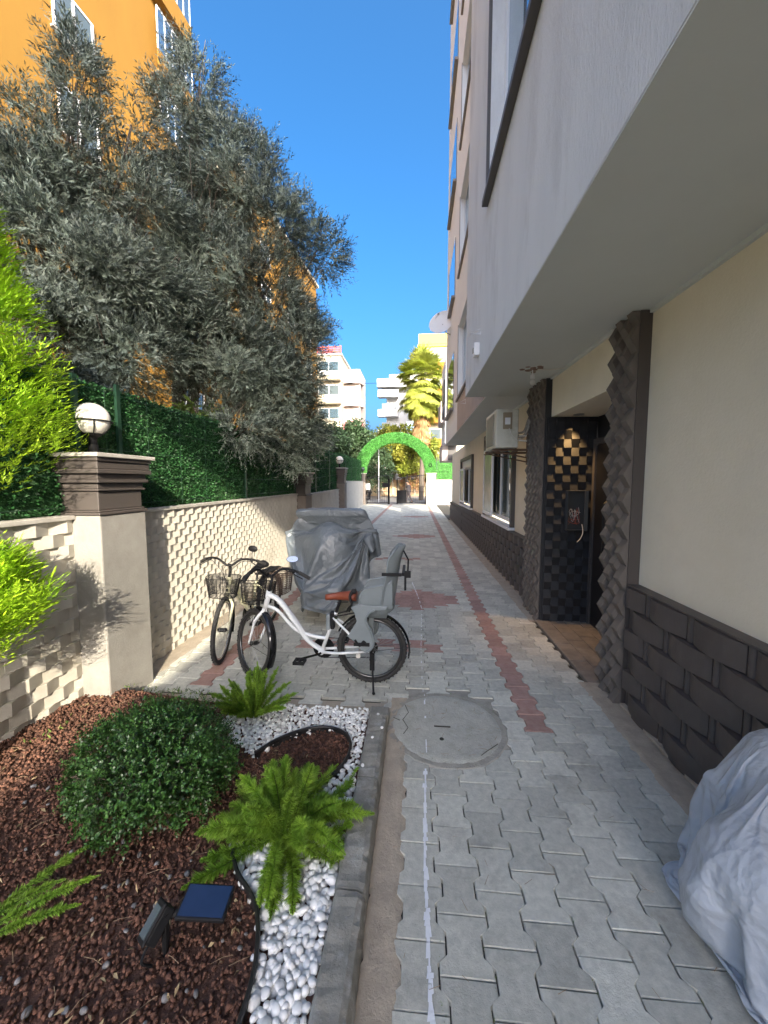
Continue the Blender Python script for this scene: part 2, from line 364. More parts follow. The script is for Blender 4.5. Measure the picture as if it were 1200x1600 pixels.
# joint bed under the pavers
def poly_sheet(name,pts,z,mt,th=.02):
    mb=MB(); mb.prism(pts,lambda p:(p[0],p[1],z-th),lambda p:(p[0],p[1],z)); o=mb.build(name,mt); return tag(o,kind='structure')
poly_sheet('paving_bed',[(-.2,-1),(2.3,-1),(2.3,29),(-4.2,29),(-2.6,8.3),(-2.6,2.78),(-.2,2.78)],-.020,M['joint'])
MH=(.225,2.655)
def pavers():
    W,Lp,gp=.170,.200,.0042
    a=W/2+.0155-.0030; b=W/2-.0155-.0030; h=Lp/2-.0017
    R=[(a,-h),(a,-.060),(b,-.034),(b,.034),(a,.060),(a,h)]
    out=np.array(R+[(-x,y) for x,y in R[::-1]]); n=len(out)
    cen=out.copy(); inn=out*np.array([1-.0050/a,1-.0032/h])
    V=[];F4=[];Ft=[];mi4=[];var4=[]; base=0
    verts=[];faces=[];mids=[];vr=[]
    for i in range(-26,12):
        x=.025+i*W
        if x>1.50: continue
        rr0=.5*(i%2)
        for j in range(-4,146):
            y=.04+(j+rr0)*Lp
            if y>28.9: continue
            if y<2.88 and x<-.06: continue
            if y<2.85 and x<.02 and y>-1 and x<-.03: continue
            if x<left_wall_x(y)+.02: continue
            if math.hypot(x-MH[0],y-MH[1])<.435: continue
            if y<-.6: continue
            red=False
            if abs(x-(.95))<.09 and y>2.65: red=True
            if abs(x+1.86)<.09 and y>3: red=True
            for cy in (5.7,12.2,19.0):
                if abs(y-cy)/.48+abs(x-.0)/.85<1 and x<.55: red=True
            if abs(y-4.02)<.11 and -1.2<x<.32: red=True
            if abs(y-8.6)<.11 and abs(x+.35)<.5: red=True
            dz=RNG.uniform(-.0014,.0014); tx,ty=RNG.normal(0,.0045,2); ang=RNG.normal(0,.008); ca,sa=math.cos(ang),math.sin(ang)
            def put(P,z):
                return [(x+px*ca-py*sa+0,y+px*sa+py*ca,z+dz+px*tx+py*ty) for px,py in P]
            b0=len(verts)
            verts+=put(inn,0)+put(out,-.0035)+put(out,-.03)
            faces.append(tuple(b0+k for k in range(n)))
            for k in range(n):
                l=(k+1)%n
                faces.append((b0+n+k,b0+n+l,b0+l,b0+k)); faces.append((b0+2*n+k,b0+2*n+l,b0+n+l,b0+n+k))
            v=RNG.random(); vr+= [v]*(1+2*n); mids+=[1 if red else 0]*(1+2*n)
    me=bpy.data.meshes.new('paving'); me.from_pydata(verts,[],faces); me.materials.append(M['paver']); me.materials.append(M['redpaver'])
    me.polygons.foreach_set('material_index',mids); at=me.attributes.new('var','FLOAT','FACE'); at.data.foreach_set('value',vr); me.update()
    o=bpy.data.objects.new('paving',me); COL.objects.link(o); tag(o,kind='structure')
pavers()
# rough mortar strips
def rough_strip(name,x0,x1,y0,y1,z,mt,amp=.006,nx=8,ny=90,edge=.02):
    mb=MB(); hx=RNG.normal(0,1,(nx,ny))
    def fn(u,v):
        i,j=min(int(round(u*(nx-1))),nx-1),min(int(round(v*(ny-1))),ny-1)
        e=hx[i,j]*edge*.4 if i in(0,nx-1) else 0
        zz=z+hx[i,j]*amp*.35; 
        if i in(0,nx-1): zz=z-.014
        return (x0+(x1-x0)*u+e,y0+(y1-y0)*v,zz)
    mb.grid(nx,ny,fn); return tag(mb.build(name,mt,smooth=True),kind='structure')
rough_strip('mortar_strip',-.20,-.045,.1,2.98,.003,M['mortar'])
rough_strip('mortar_strip',1.41,1.62,.1,3.35,.006,M['mortar'],edge=.035)
rough_strip('mortar_strip',1.41,1.62,4.8,17.5,.005,M['mortar'],edge=.03,ny=180)
rough_strip('mortar_strip',-2.55,-2.30,2.76,8.0,.004,M['mortar'],edge=.05)
mb=MB(); mb.box(-2.28,2.765,-.03,-.05,2.90,-.003); mb.box(-.20,2.735,-.03,-.05,2.766,-.0035); tag(mb.build('mortar_strip',M['mortar']),kind='structure')
mb=MB(); n=56; R_=np.random.default_rng(3).normal(0,.012,n)
mb.grid(n,4,lambda u,v:(MH[0]+(.445+R_[int(round(u*n))%n]*(1 if v<.2 else .2))*(1-v*.18)*math.cos(2*PI*u),MH[1]+(.445+R_[int(round(u*n))%n]*(1 if v<.2 else .2))*(1-v*.18)*math.sin(2*PI*u),-.012 if v<.1 else .003),closeu=True)
mb.lathe([(.56,-.0105),(.56,-.0095)],(MH[0],MH[1],0),48)
tag(mb.build('manhole_surround',M['surround']),kind='structure')
# entry floor
for i in range(4):
    for j in range(6): pass
mb=MB()
for i,x in enumerate(np.arange(1.50,2.1,.17)):
    for y in np.arange(3.35+(i%2)*.1,4.76,.2): mb.box(x,y,-.03,x+.166,y+.196,.012+random.uniform(-.002,.004))
tag(mb.build('doorway_floor',M['floorbrown'],bevel=.004),kind='structure')
# street beyond the gate, gently rising
mb=MB(); mb.add([(-30,29,-.01),(30,29,-.01),(30,40,.28),(-30,40,.28)],[(0,1,2,3)]); mb.add([(-60,40,.28),(60,40,.28),(60,120,.5),(-60,120,.5)],[(0,1,2,3)])
tag(mb.build('street',M['asphalt']),kind='structure')
# chalk-white line along the paving
mb=MB(); R_=np.random.default_rng(11)
def line(xf,y0,y1,wd,z,dens):
    y=y0
    while y<y1:
        L_=R_.uniform(.015,.05); x=xf(y)+R_.normal(0,.002); w_=wd*R_.uniform(.35,1.1)
        if R_.random()<dens: mb.add([(x-w_/2,y,z),(x+w_/2,y+.004,z),(x+w_/2*R_.uniform(.6,1.1),y+L_*1.15,z),(x-w_/2*R_.uniform(.6,1.1),y+L_*1.1,z)],[(0,1,2,3)])
        y+=L_
line(lambda y:.065+.01*math.sin(y*3),.9,2.22,.026,.0042,.95); line(lambda y:.065+.01*math.sin(y*3),.9,1.6,.012,.0046,.8)
line(lambda y:.08,2.35,3.02,.012,.0118,.35)
line(lambda y:.085+.02*math.sin(y*1.3),3.05,5.2,.010,.0042,.32)
line(lambda y:.085-.10*(y-5.2)**1.2,5.2,6.6,.016,.0042,.7)
tag(mb.build('painted_line',M['paint']),kind='structure')
# ---- manhole cover
t=thing('manhole_cover','round worn concrete manhole cover with cracked rim set in the paving','manhole cover',(MH[0],MH[1],0))
mb=MB(); Rr=np.random.default_rng(5).normal(0,.0035,64)
def mhf(u,v):
    i=int(round(u*64))%64; r=.392*(v)+Rr[i]*(v>.8); a=2*PI*u
    z=.009+.0015*math.sin(7*a+v*9)*v; z-= .010 if v>.99 else 0
    return (MH[0]+r*math.cos(a),MH[1]+r*math.sin(a),z)
mb.grid(64,14,mhf,closeu=True); mb.build('cover_slab',M['manhole'],t,smooth=True)
mb=MB(); mb.box(MH[0]-.085,MH[1]-.035,.0095,MH[0]+.03,MH[1]-.022,.0125); mb.build('lifting_slot',M['joint'],t); mb=MB(); mb.lathe([(.016,0),(.013,.004)],(MH[0]-.04,MH[1]-.16,.009),10); mb.build('lifting_hole',M['joint'],t)
for pts in ([(-.30,.22),(-.27,.12),(-.31,.03),(-.27,-.06),(-.30,-.13)],[(.2,-.30),(.24,-.26),(.33,-.18)],[(-.38,.05),(-.33,.02)]):
    mb=MB(); mb.tube([(MH[0]+a,MH[1]+b,.0105) for a,b in pts],.0028,5,flat=.5); mb.build('crack',M['joint'],t)
# grass tufts round the cover rim
P=[];D=[]
for k in range(520):
    a=RNG.uniform(-.7,2.3) if RNG.random()<.8 else RNG.uniform(0,6.28); r=.405+RNG.normal(0,.010); P.append((MH[0]+r*math.cos(a),MH[1]+r*math.sin(a),-.004)); D.append((RNG.normal(0,.6),RNG.normal(0,.6),1))
for k in range(1500):   # weeds in joints
    i=RNG.integers(0,8); x=.025+(i+.5)*.17+RNG.normal(0,.004); y=1.0+abs(RNG.normal(0,1.4)); P.append((x+.012*math.sin(y*31.4),y,-.008)); D.append((RNG.normal(0,.8),RNG.normal(0,.8),.8))
V,F=leaves(np.array(P),np.array(D),rvec(len(P)),RNG.uniform(.006,.018,len(P)),.0025); o=bulk('grass',V,F,M['weed'],var=RNG.random(len(P)),kind='stuff'); tag(o,'short green weeds growing in paver joints and manhole rim','grass')
# ---- garden bed
def bed_z(x,y):
    s=max(0,min(1,(-1.3-x)/1.0)); return .045+.13*s*s*(3-2*s)*(1-.45*max(0,min(1,(y-1.9)/1.0)))+.006*math.sin(9*x+4*y)*math.sin(7*y)
mb=MB(); mb.grid(70,80,lambda u,v:(-2.62+u*(2.62-.32),.25+v*(2.72-.25),bed_z(-2.62+u*2.3,.25+v*2.47)-.012)); tag(mb.build('garden_bed',M['soil'],smooth=True),kind='structure')
# edging curve (x,y): mulch lies to its left
EDGE=[(-.54,.60),(-.535,.95),(-.545,1.16),(-.62,1.34),(-.76,1.47),(-.84,1.60),(-.86,1.75)]
LOOP=[(-.98,2.17),(-.88,2.31),(-.73,2.42),(-.57,2.45),(-.44,2.38),(-.40,2.24),(-.44,2.08),(-.55,1.96),(-.74,1.86),(-.86,1.75)]
ES=spl(EDGE,10); LS=spl(LOOP,8)
MUL=[(p.x,p.y) for p in [Vector((q[0],q[1],0)) for q in ES]]+[(p[0],p[1]) for p in LS[::-1]]+[(-1.15,2.28),(-1.35,2.40),(-1.45,2.70),(-2.2,2.70),(-2.6,2.72),(-2.7,.2),(-.54,.2)]
def inside(x,y,poly):
    c=False;n=len(poly);j=n-1
    for i in range(n):
        xi,yi=poly[i][0],poly[i][1];xj,yj=poly[j][0],poly[j][1]
        if (yi>y)!=(yj>y) and x<(xj-xi)*(y-yi)/(yj-yi)+xi: c=not c
        j=i
    return c
def ribbon(name,pts,lab):
    t=MB(); P=[(p[0],p[1]) for p in pts]
    for (a,b),(c,d) in zip(P,P[1:]):
        dx,dy=c-a,d-b;l=math.hypot(dx,dy)+1e-9; nx,ny=-dy/l*.005,dx/l*.005
        z0=-.03; z1=.082
        t.add([(a-nx,b-ny,z0),(c-nx,d-ny,z0),(c+nx,d+ny,z0),(a+nx,b+ny,z0),(a-nx,b-ny,z1),(c-nx,d-ny,z1),(c+nx,d+ny,z1),(a+nx,b+ny,z1)],[(4,5,6,7),(0,1,5,4),(2,3,7,6)])
    t.tube([(a,b,.082) for a,b in P],.0085,8)
    return tag(t.build(name,M['edging'],loc=(P[0][0],P[0][1],0)),lab,'edging')
ribbon('bed_edging',[(-.54,.3)]+list(ES)+list(LS[::-1]),'curved black plastic edging strip between dark mulch and white pebbles')
# base pebble shapes
import bmesh
def rock_bases(n,sub,flat,jit,seed,sharp=False):
    out=[]; R=np.random.default_rng(seed)
    for k in range(n):
        bm=bmesh.new(); bmesh.ops.create_icosphere(bm,subdivisions=sub,radius=1); v=np.array([x.co[:] for x in bm.verts]); f=np.array([[y.index for y in x.verts] for x in bm.faces]); bm.free()
        sc=np.array([R.uniform(.75,1.25),R.uniform(.6,.95),R.uniform(*flat)])
        if sharp: v=v*(1+R.normal(0,jit,(len(v),1)))
        else:
            for q in range(4):
                d=R.normal(size=3);d/=np.linalg.norm(d); v=v*(1+jit*np.tanh(2*(v@d))[:,None]); 
        out.append((v*sc,f))
    return out
def scatter_rocks(name,pts,sizes,bases,mt,smooth,tilt,lab,cat,mats_idx=None):
    Vs=[];Fs=[];vr=[];n0=0
    for (x,y,z),s in zip(pts,sizes):
        v,f=bases[RNG.integers(len(bases))]
        a=RNG.uniform(0,6.28); b=RNG.normal(0,tilt); c=RNG.normal(0,tilt)
        Rm=np.array(Matrix.Rotation(a,3,'Z')@Matrix.Rotation(b,3,'X')@Matrix.Rotation(c,3,'Y'))
        q=(v*s)@Rm.T+np.array([x,y,z]); Vs.append(q);Fs.append(f+n0);n0+=len(v);vr+= [RNG.random()]*len(f)
    o=bulk(name,np.concatenate(Vs),np.concatenate(Fs),mt,smooth=smooth,var=vr,kind='stuff'); tag(o,lab,cat); return o
# white pebbles
PEB=[(x,y) for x,y in [(-.34,.3)]] 
pts=[];sz=[]
for layer in range(2):
    st=.0275
    for x in np.arange(-2.3,-.325,st):
        for y in np.arange(.45,2.71,st*.9):
            px=x+RNG.uniform(-.5,.5)*st; py=y+RNG.uniform(-.5,.5)*st
            if px>-.335 or inside(px,py,MUL): continue
            if px<-1.25 and py<2.42: continue
            if px<-1.35 and not(2.48<py<2.69 and -2.05<px<-1.6) and RNG.random()<.9: continue
            if py<.75 and layer: continue
            s=RNG.uniform(.009,.0175) if py>1.6 else RNG.uniform(.012,.022)
            if RNG.random()<.07: s*=1.35
            pts.append((px,py,.038+layer*.018+RNG.uniform(0,.008))); sz.append(s)
# a few strays
for (x,y) in [(-.30,2.1),(-.27,2.35),(-.31,1.7),(-.26,2.6),(-.22,2.45)]: pts.append((x,y,.098));sz.append(.012)
scatter_rocks('white_pebbles',pts,sz,rock_bases(10,2,(.45,.7),.10,1),M['pebble'],True,.35,'loose white marble pebbles filling the strip beside the kerb','pebbles')
# mulch
pts=[];sz=[]
N=26000
xs=RNG.uniform(-2.6,-.4,N); ys=RNG.uniform(.45,2.72,N)
for x,y in zip(xs,ys):
    if not inside(x,y,MUL): continue
    if x<-1.12*(y)-.35: continue
    pts.append((x,y,bed_z(x,y)+RNG.uniform(-.008,.007))); sz.append(RNG.uniform(.006,.0125) if y<2 else RNG.uniform(.007,.014))
scatter_rocks('volcanic_mulch',pts,sz,rock_bases(10,1,(.5,.9),.16,2,True),M['mulch'],False,.8,'dark red crushed lava stone covering the planting bed','mulch')
pts=[];sz=[]
for k in range(130):
    x,y=RNG.uniform(-2.0,-.62),RNG.uniform(.6,1.75)
    if inside(x,y,MUL): pts.append((x,y,bed_z(x,y)+.008)); sz.append(RNG.uniform(.006,.0135))
scatter_rocks('grey_pebbles',pts,sz,rock_bases(5,2,(.5,.8),.1,4),M['greystone'],True,.4,'scattered small grey and buff stones on the dark mulch','pebbles')
# dry leaves and twigs
n=420; x=RNG.uniform(-2.4,-.6,n); y=RNG.uniform(.6,2.6,n); k=[inside(a,b,MUL) for a,b in zip(x,y)]; x=x[k];y=y[k]; n=len(x)
z=np.array([bed_z(a,b) for a,b in zip(x,y)])+.012
d=nrm(np.stack([RNG.normal(size=n),RNG.normal(size=n),RNG.normal(0,.25,n)],1)); nn=nrm(np.stack([RNG.normal(0,.4,n),RNG.normal(0,.4,n),np.ones(n)],1))
V,F=leaves(np.stack([x,y,z],1),d,nn,RNG.uniform(.018,.045,n),RNG.uniform(.006,.014,n),fold=.5); tag(bulk('fallen_leaves',V,F,M['dryleaf'],var=RNG.random(n),kind='stuff'),'dry fallen olive leaves lying on the mulch','leaves')
mb=MB()
for q in range(170):
    x,y=RNG.uniform(-2.3,-.62),RNG.uniform(.6,2.65)
    if not inside(x,y,MUL): continue
    a=RNG.uniform(0,6.28); L_=RNG.uniform(.03,.12); z=bed_z(x,y)+.014
    mb.tube([(x,y,z),(x+.5*L_*math.cos(a)+RNG.normal(0,.004),y+.5*L_*math.sin(a),z+RNG.uniform(0,.012)),(x+L_*math.cos(a),y+L_*math.sin(a),z+RNG.uniform(-.004,.01))],[.0013,.0011,.0006],4)
for q in range(70):   # bits on the pavers
    x,y=RNG.uniform(-.1,1.35),RNG.uniform(1.2,4.5); a=RNG.uniform(0,6.28); L_=RNG.uniform(.015,.05)
    mb.tube([(x,y,.006),(x+L_*math.cos(a),y+L_*math.sin(a),.007)],[.001,.0007],4)
for q in range(34):
    r=.36*math.sqrt(RNG.random()); b=RNG.uniform(0,6.28); x,y=MH[0]+r*math.cos(b),MH[1]+r*math.sin(b); a=RNG.uniform(0,6.28); L_=RNG.uniform(.02,.06)
    mb.tube([(x,y,.013),(x+L_*math.cos(a),y+L_*math.sin(a),.014)],[.0013,.0008],4)
tag(mb.build('dry_twigs',M['twig']),'thin dry twigs and needles strewn over the bed and paving','twigs',kind='stuff')
# kerb blocks
ky=[.15,1.42,2.02,2.62]
for a,b in zip(ky,ky[1:]):
    mb=MB(); n=int((b-a)/.03)
    pr=[(-.318,-.02),(-.322,.075),(-.312,.092),(-.225,.094),(-.203,.082),(-.192,.04),(-.188,-.02)]
    Rk=RNG.normal(0,.0022,(n+1,len(pr)))
    mb.grid(len(pr),n+1,lambda u,v:(pr[int(round(u*6))][0]+Rk[int(round(v*n)),int(round(u*6))],a+.004+(b-a-.008)*v,pr[int(round(u*6))][1]+Rk[int(round(v*n)),int(round(u*6))]))
    mb.add([(p[0],a+.006,p[1]) for p in pr],[tuple(range(7))]); mb.add([(p[0],b-.006,p[1]) for p in pr],[tuple(range(7))])
    tag(mb.build('kerb',M['kerb'],smooth=False),kind='structure')
mb=MB(); mb.box(-.33,2.625,-.02,-.185,2.735,.075); tag(mb.build('kerb',M['kerb'],bevel=.012),kind='structure')
mb=MB(); mb.box(-2.25,2.70,-.02,-.335,2.765,.04); tag(mb.build('kerb',M['mortar'],bevel=.008),kind='structure')

# ================================================================== RIGHT APARTMENT BUILDING
B=thing('apartment_building','grey rendered apartment block overhanging the alley with dark tiled base','apartment building',(1.7,0,0))
def part(name,mb,mt,parent,**k): return mb.build(name,mt,parent,**k)
WX=1.70
mb=MB()
mb.box(WX,-1.2,0,2.0,3.03,2.999); part('plaster_wall',mb,M['plaster'],B); mb=MB()
mb.box(WX,5.50,0,2.0,6.85,2.999); mb.box(WX,6.85,0,2.0,9.45,.9); mb.box(WX,6.85,2.72,2.0,9.45,2.999)
mb.box(WX,9.45,0,2.0,11.7,2.999); mb.box(WX,11.7,0,2.0,14.4,.9); mb.box(WX,11.7,2.45,2.0,14.4,2.999); mb.box(WX,14.4,0,2.0,18.4,2.999)
part('plaster_wall',mb,M['plaster'],B)
mb=MB(); mb.box(1.62,3.37,2.52,2.3,4.85,2.989); mb.box(2.302,3.37,2.52,2.6,5.4,2.989); part('door_lintel',mb,M['plaster'],B)
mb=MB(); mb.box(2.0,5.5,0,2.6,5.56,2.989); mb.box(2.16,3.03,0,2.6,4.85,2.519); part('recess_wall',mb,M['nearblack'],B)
# thin cove where wall meets soffit
mb=MB(); mb.box(1.672,-1.2,2.960,1.699,3.02,2.989); mb.box(1.672,5.6,2.960,1.699,9.4,2.989); mb.box(1.588,3.37,2.960,1.619,4.83,2.989); part('ceiling_cove',mb,M['soffit'],B)
# near upper block with window opening
mb=MB(); x0=.72
mb.box(x0,-1.5,3.0,1.0,2.0,9.6); mb.box(x0,2.0,3.0,1.0,4.22,4.62); mb.box(x0,2.0,6.95,1.0,4.22,9.6); mb.box(x0,4.22,3.0,1.0,5.88,9.6)
mb.box(1.0,-1.5,3.02,5,-1.3,9.6); mb.box(1.0,5.7,3.02,5,5.88,9.6); mb.box(1.0,-1.3,9.4,5,5.7,9.6)
part('upper_wall',mb,M['fascia'],B)
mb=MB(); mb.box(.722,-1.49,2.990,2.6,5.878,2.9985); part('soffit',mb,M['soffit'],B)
# upper window
wf=MB(); wf.box(.655,1.9,4.56,.72,4.26,4.618); wf.box(.69,4.221,4.6,.7195,4.262,6.9); part('window_sill',wf,M['windowdark'],B,bevel=.004)
wn=MB()
for y0,y1 in ((2.0,2.07),(3.05,3.12),(4.15,4.218)): wn.box(.845,y0,4.622,.905,y1,6.948)
wn.box(.846,2.07,4.622,.904,4.15,4.69); wn.box(.846,2.07,6.88,.904,4.15,6.948)
wo=part('window',wn,M['pvc'],B,bevel=.006)
gl=MB(); gl.box(.868,2.07,4.69,.880,4.15,6.88); gl.build('pane',M['glasssky'],wo)
# far upper block
FX=1.02; mb=MB()
floors=[3.78,6.75,9.7,12.65,15.6]
mb.box(FX,5.885,3.0,FX+.25,6.7,19.2); mb.box(FX,9.9,3.0,FX+.25,13.7,19.2)
zz=3.0
for zf in floors:
    mb.box(FX,6.7,zz,FX+.25,9.9,zf); zz=zf+1.75
mb.box(FX,6.7,zz,FX+.25,9.9,19.2); mb.box(FX+.25,13.5,3.01,1.5,13.7,19.2); mb.box(FX+.25,5.885,3.21,1.5,6.0,19.2); mb.box(FX+.25,6.0,19,1.5,13.5,19.2)
part('far_upper_wall',mb,M['farwhite'],B)
mb=MB(); mb.box(FX-.004,6.0,3.004,FX-.001,9.9,3.70); part('beige_panel',mb,M['beige'],B)
mb=MB(); mb.box(FX+.002,5.89,2.990,2.6,13.69,2.9985); part('far_soffit',mb,M['soffit'],B)
for zf in floors:
    mb=MB(); mb.box(FX-.05,6.6,zf-.05,FX-.001,9.98,zf-.002)
    mb.box(FX-.012,6.65,zf,FX-.001,6.70,zf+1.8); mb.box(FX-.012,9.90,zf,FX-.001,9.94,zf+1.8)
    f=part('window_surround',mb,M['farsurround'],B)
    wn=MB()
    for y in (6.702,8.25,9.83): wn.box(FX+.10,y,zf+.002,FX+.16,y+.068,zf+1.748)
    wn.box(FX+.101,6.77,zf+.002,FX+.159,9.83,zf+.07); wn.box(FX+.101,6.77,zf+1.68,FX+.159,9.83,zf+1.748); wn.build('window_frame',M['pvc'],f)
    gl=MB(); gl.box(FX+.125,6.77,zf+.07,FX+.135,9.83,zf+1.68); gl.build('pane',M['glasssky'],f)
# second set of windows further along
for zf in floors[:]:
    mb=MB(); mb.box(FX-.10,10.9,zf-.06,FX-.001,12.9,zf); mb.box(FX-.015,10.92,zf+.001,FX-.001,10.98,zf+1.5); mb.box(FX-.015,12.82,zf+.001,FX-.001,12.88,zf+1.5)
    f=part('window_surround',mb,M['farsurround'],B); gl=MB(); gl.box(FX-.012,10.985,zf+.002,FX-.001,12.815,zf+1.498); gl.build('pane',M['glasssky'],f)
# third block on the round column
mb=MB(); mb.box(1.32,18.0,3.5,2.0,20.6,7.4); part('end_wall',mb,M['farwhite'],B)
mb=MB(); mb.box(2.3,13.72,0,2.6,16.4,4); part('side_wall',mb,M['farwhite'],B)
mb=MB(); mb.box(1.22,18.6,2.72,1.9,20.5,3.49); part('end_beam',mb,M['beige'],B)
mb=MB(); mb.box(1.5,18.59,2.74,1.9,18.598,3.48); mb.lathe([(.19,.0),(.21,.001),(.21,.16),(.19,.17),(.19,2.72)],(1.98,19.2,0),20); part('round_column',mb,M['windowdark'],B,smooth=False)
for zf in (4.6,):
    mb=MB(); mb.box(1.12,18.3,zf-.12,1.319,20.3,zf-.001); mb.box(1.12,18.3,zf,1.16,20.3,zf+.85); part('balcony',mb,M['beige'],B)
    mb=MB(); mb.box(1.28,18.6,zf+.9,1.319,20.0,zf+1.9); part('window_surround',mb,M['windowdark'],B)
# downstairs windows
def gwin(y0,y1,z0,z1):
    mb=MB(); mb.box(1.63,y0-.10,z0,1.6995,y0-.002,z1+.10); mb.box(1.63,y1+.002,z0,1.6995,y1+.12,z1+.10); mb.box(1.63,y0-.001,z1+.001,1.6995,y1+.001,z1+.10)
    f=part('window_surround',mb,M['windowdark'],B,bevel=.004)
    wn=MB(); X0,X1=1.76,1.82
    mid=(y0+y1)/2+.1
    for a,b in ((y0+.002,y0+.07),(mid-.04,mid+.04),(y1-.07,y1-.002)): wn.box(X0,a,z0+.03,X1,b,z1-.24)
    wn.box(X0+.001,y0+.07,z0+.03,X1-.001,y1-.07,z0+.10); wn.box(X0+.001,y0+.07,z1-.30,X1-.001,y1-.07,z1-.24)
    # opened outward casement on the near side
    wn.box(1.60,mid+.1,z0+.05,1.64,mid+.16,z1-.26); wn.box(1.60,y1-.12,z0+.05,1.64,y1-.06,z1-.26); wn.box(1.601,mid+.16,z0+.05,1.639,y1-.12,z0+.12); wn.box(1.601,mid+.16,z1-.33,1.639,y1-.12,z1-.26)
    wn.build('window_frame',M['pvc'],f,bevel=.004)
    bx=MB(); bx.box(1.715,y0+.002,z1-.238,1.86,y1-.002,z1-.002); bx.build('shutter_box',M['pvc'],f,bevel=.006)
    gl=MB(); gl.box(1.785,y0+.07,z0+.10,1.795,y1-.07,z1-.30); gl.build('pane',M['glass'],f)
    gl=MB(); gl.box(1.615,mid+.16,z0+.12,1.625,y1-.12,z1-.33); gl.build('pane',M['greenglass'],f)
    sl=MB(); sl.box(1.585,y0-.11,z0-.05,1.76,y1+.03,z0-.001); sl.build('window_sill',M['pvc'],f,bevel=.006)
    return f
gwin(6.85,9.45,.95,2.72); gwin(11.7,14.4,.95,2.45)
# dark woven dado
def dado(y0,y1,h,seed):
    mb=MB(); weave(mb,(1.64,y1,.0),(0,-1,0),(-1,0,0),y1-y0,h,h/6,.42,.036,seed=seed)
    mb.box(1.615,y0,h,1.72,y1,h+.012)
    part('woven_tile_dado',mb,M['dado'],B)
dado(.3,3.02,.955,1)
def dado2(y0,y1,h,seed):
    mb=MB(); weave(mb,(1.64,y1,.0),(0,-1,0),(-1,0,0),y1-y0,h,h/6,.30,.035,gap=.04,seed=seed); mb.box(1.60,y0,h,1.72,y1,h+.012); part('woven_tile_dado',mb,M['dado'],B)
dado2(5.53,13.6,.885,2); dado2(13.61,18.3,.80,3)
mb=MB(); mb.box(1.60,.3,-.02,1.66,3.02,.02); mb.box(1.60,5.53,-.02,1.66,18.3,.02); part('base_plinth',mb,M['mortar'],B)
# diamond tile pillars
mb=MB(); mb.box(1.615,3.05,0,1.95,3.36,2.985); relief_cols(mb,(1.61,3.37,.0),(0,-1,0),(-1,0,0),.33,2.985,.0825,.20,.056)
p=part('diamond_tile_pillar',mb,M['diamond'],B)
mb=MB(); mb.box(1.617,3.031,0,1.96,3.0495,2.985); mb.build('smooth_side',M['darktrim'],p)
mb=MB(); mb.box(1.555,4.89,0,1.95,5.50,2.985); relief_cols(mb,(1.55,5.51,.0),(0,-1,0),(-1,0,0),.61,2.985,.076,.20,.046)
p=part('diamond_tile_pillar',mb,M['diamond'],B)
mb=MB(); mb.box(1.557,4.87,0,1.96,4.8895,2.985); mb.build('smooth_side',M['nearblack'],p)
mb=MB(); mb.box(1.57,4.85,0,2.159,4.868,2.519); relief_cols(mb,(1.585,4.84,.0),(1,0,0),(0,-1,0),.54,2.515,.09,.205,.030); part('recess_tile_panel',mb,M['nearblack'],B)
mb=MB(); mb.box(2.118,3.55,.02,2.155,4.75,2.18); d=part('entrance_door',mb,M['door'],B,bevel=.005)
mb=MB(); mb.tube([(2.10,4.40,.75),(2.06,4.40,.78),(2.06,4.40,1.5),(2.10,4.40,1.53)],.012,8); mb.build('handle',M['darksteel'],d)
mb=MB(); mb.box(2.10,3.40,0,2.158,3.549,2.25); mb.box(2.10,4.751,0,2.158,4.809,2.25); mb.box(2.10,3.549,2.181,2.158,4.751,2.25); mb.build('door_frame',M['windowdark'],d)
# stained patch / rubble of conduit on soffit is part of the lamp below
# downlight
t=thing('downlight','small round downlight glowing warm in the doorway ceiling','downlight',(1.86,4.66,2.52))
mb=MB(); mb.lathe([(.045,-.008),(.058,-.008),(.058,.0),(.045,.0)],(1.86,4.66,2.519),20); mb.build('bezel',M['steel'],t)
mb=MB(); mb.lathe([(.0,-.004),(.044,-.004),(.044,-.001),(.0,-.001)],(1.86,4.66,2.519),20); mb.build('lens',mat('lamp_lens',(1,.8,.5),.4,emit=((1,.62,.25),9)),t)
sl=bpy.data.lights.new('downlight_lamp','SPOT'); sl.energy=15; sl.spot_size=math.radians(70); sl.spot_blend=.9; sl.color=(1,.58,.22); sl.shadow_soft_size=.03
so=bpy.data.objects.new('downlight_lamp',sl); COL.objects.link(so); so.location=(1.85,4.72,2.495)
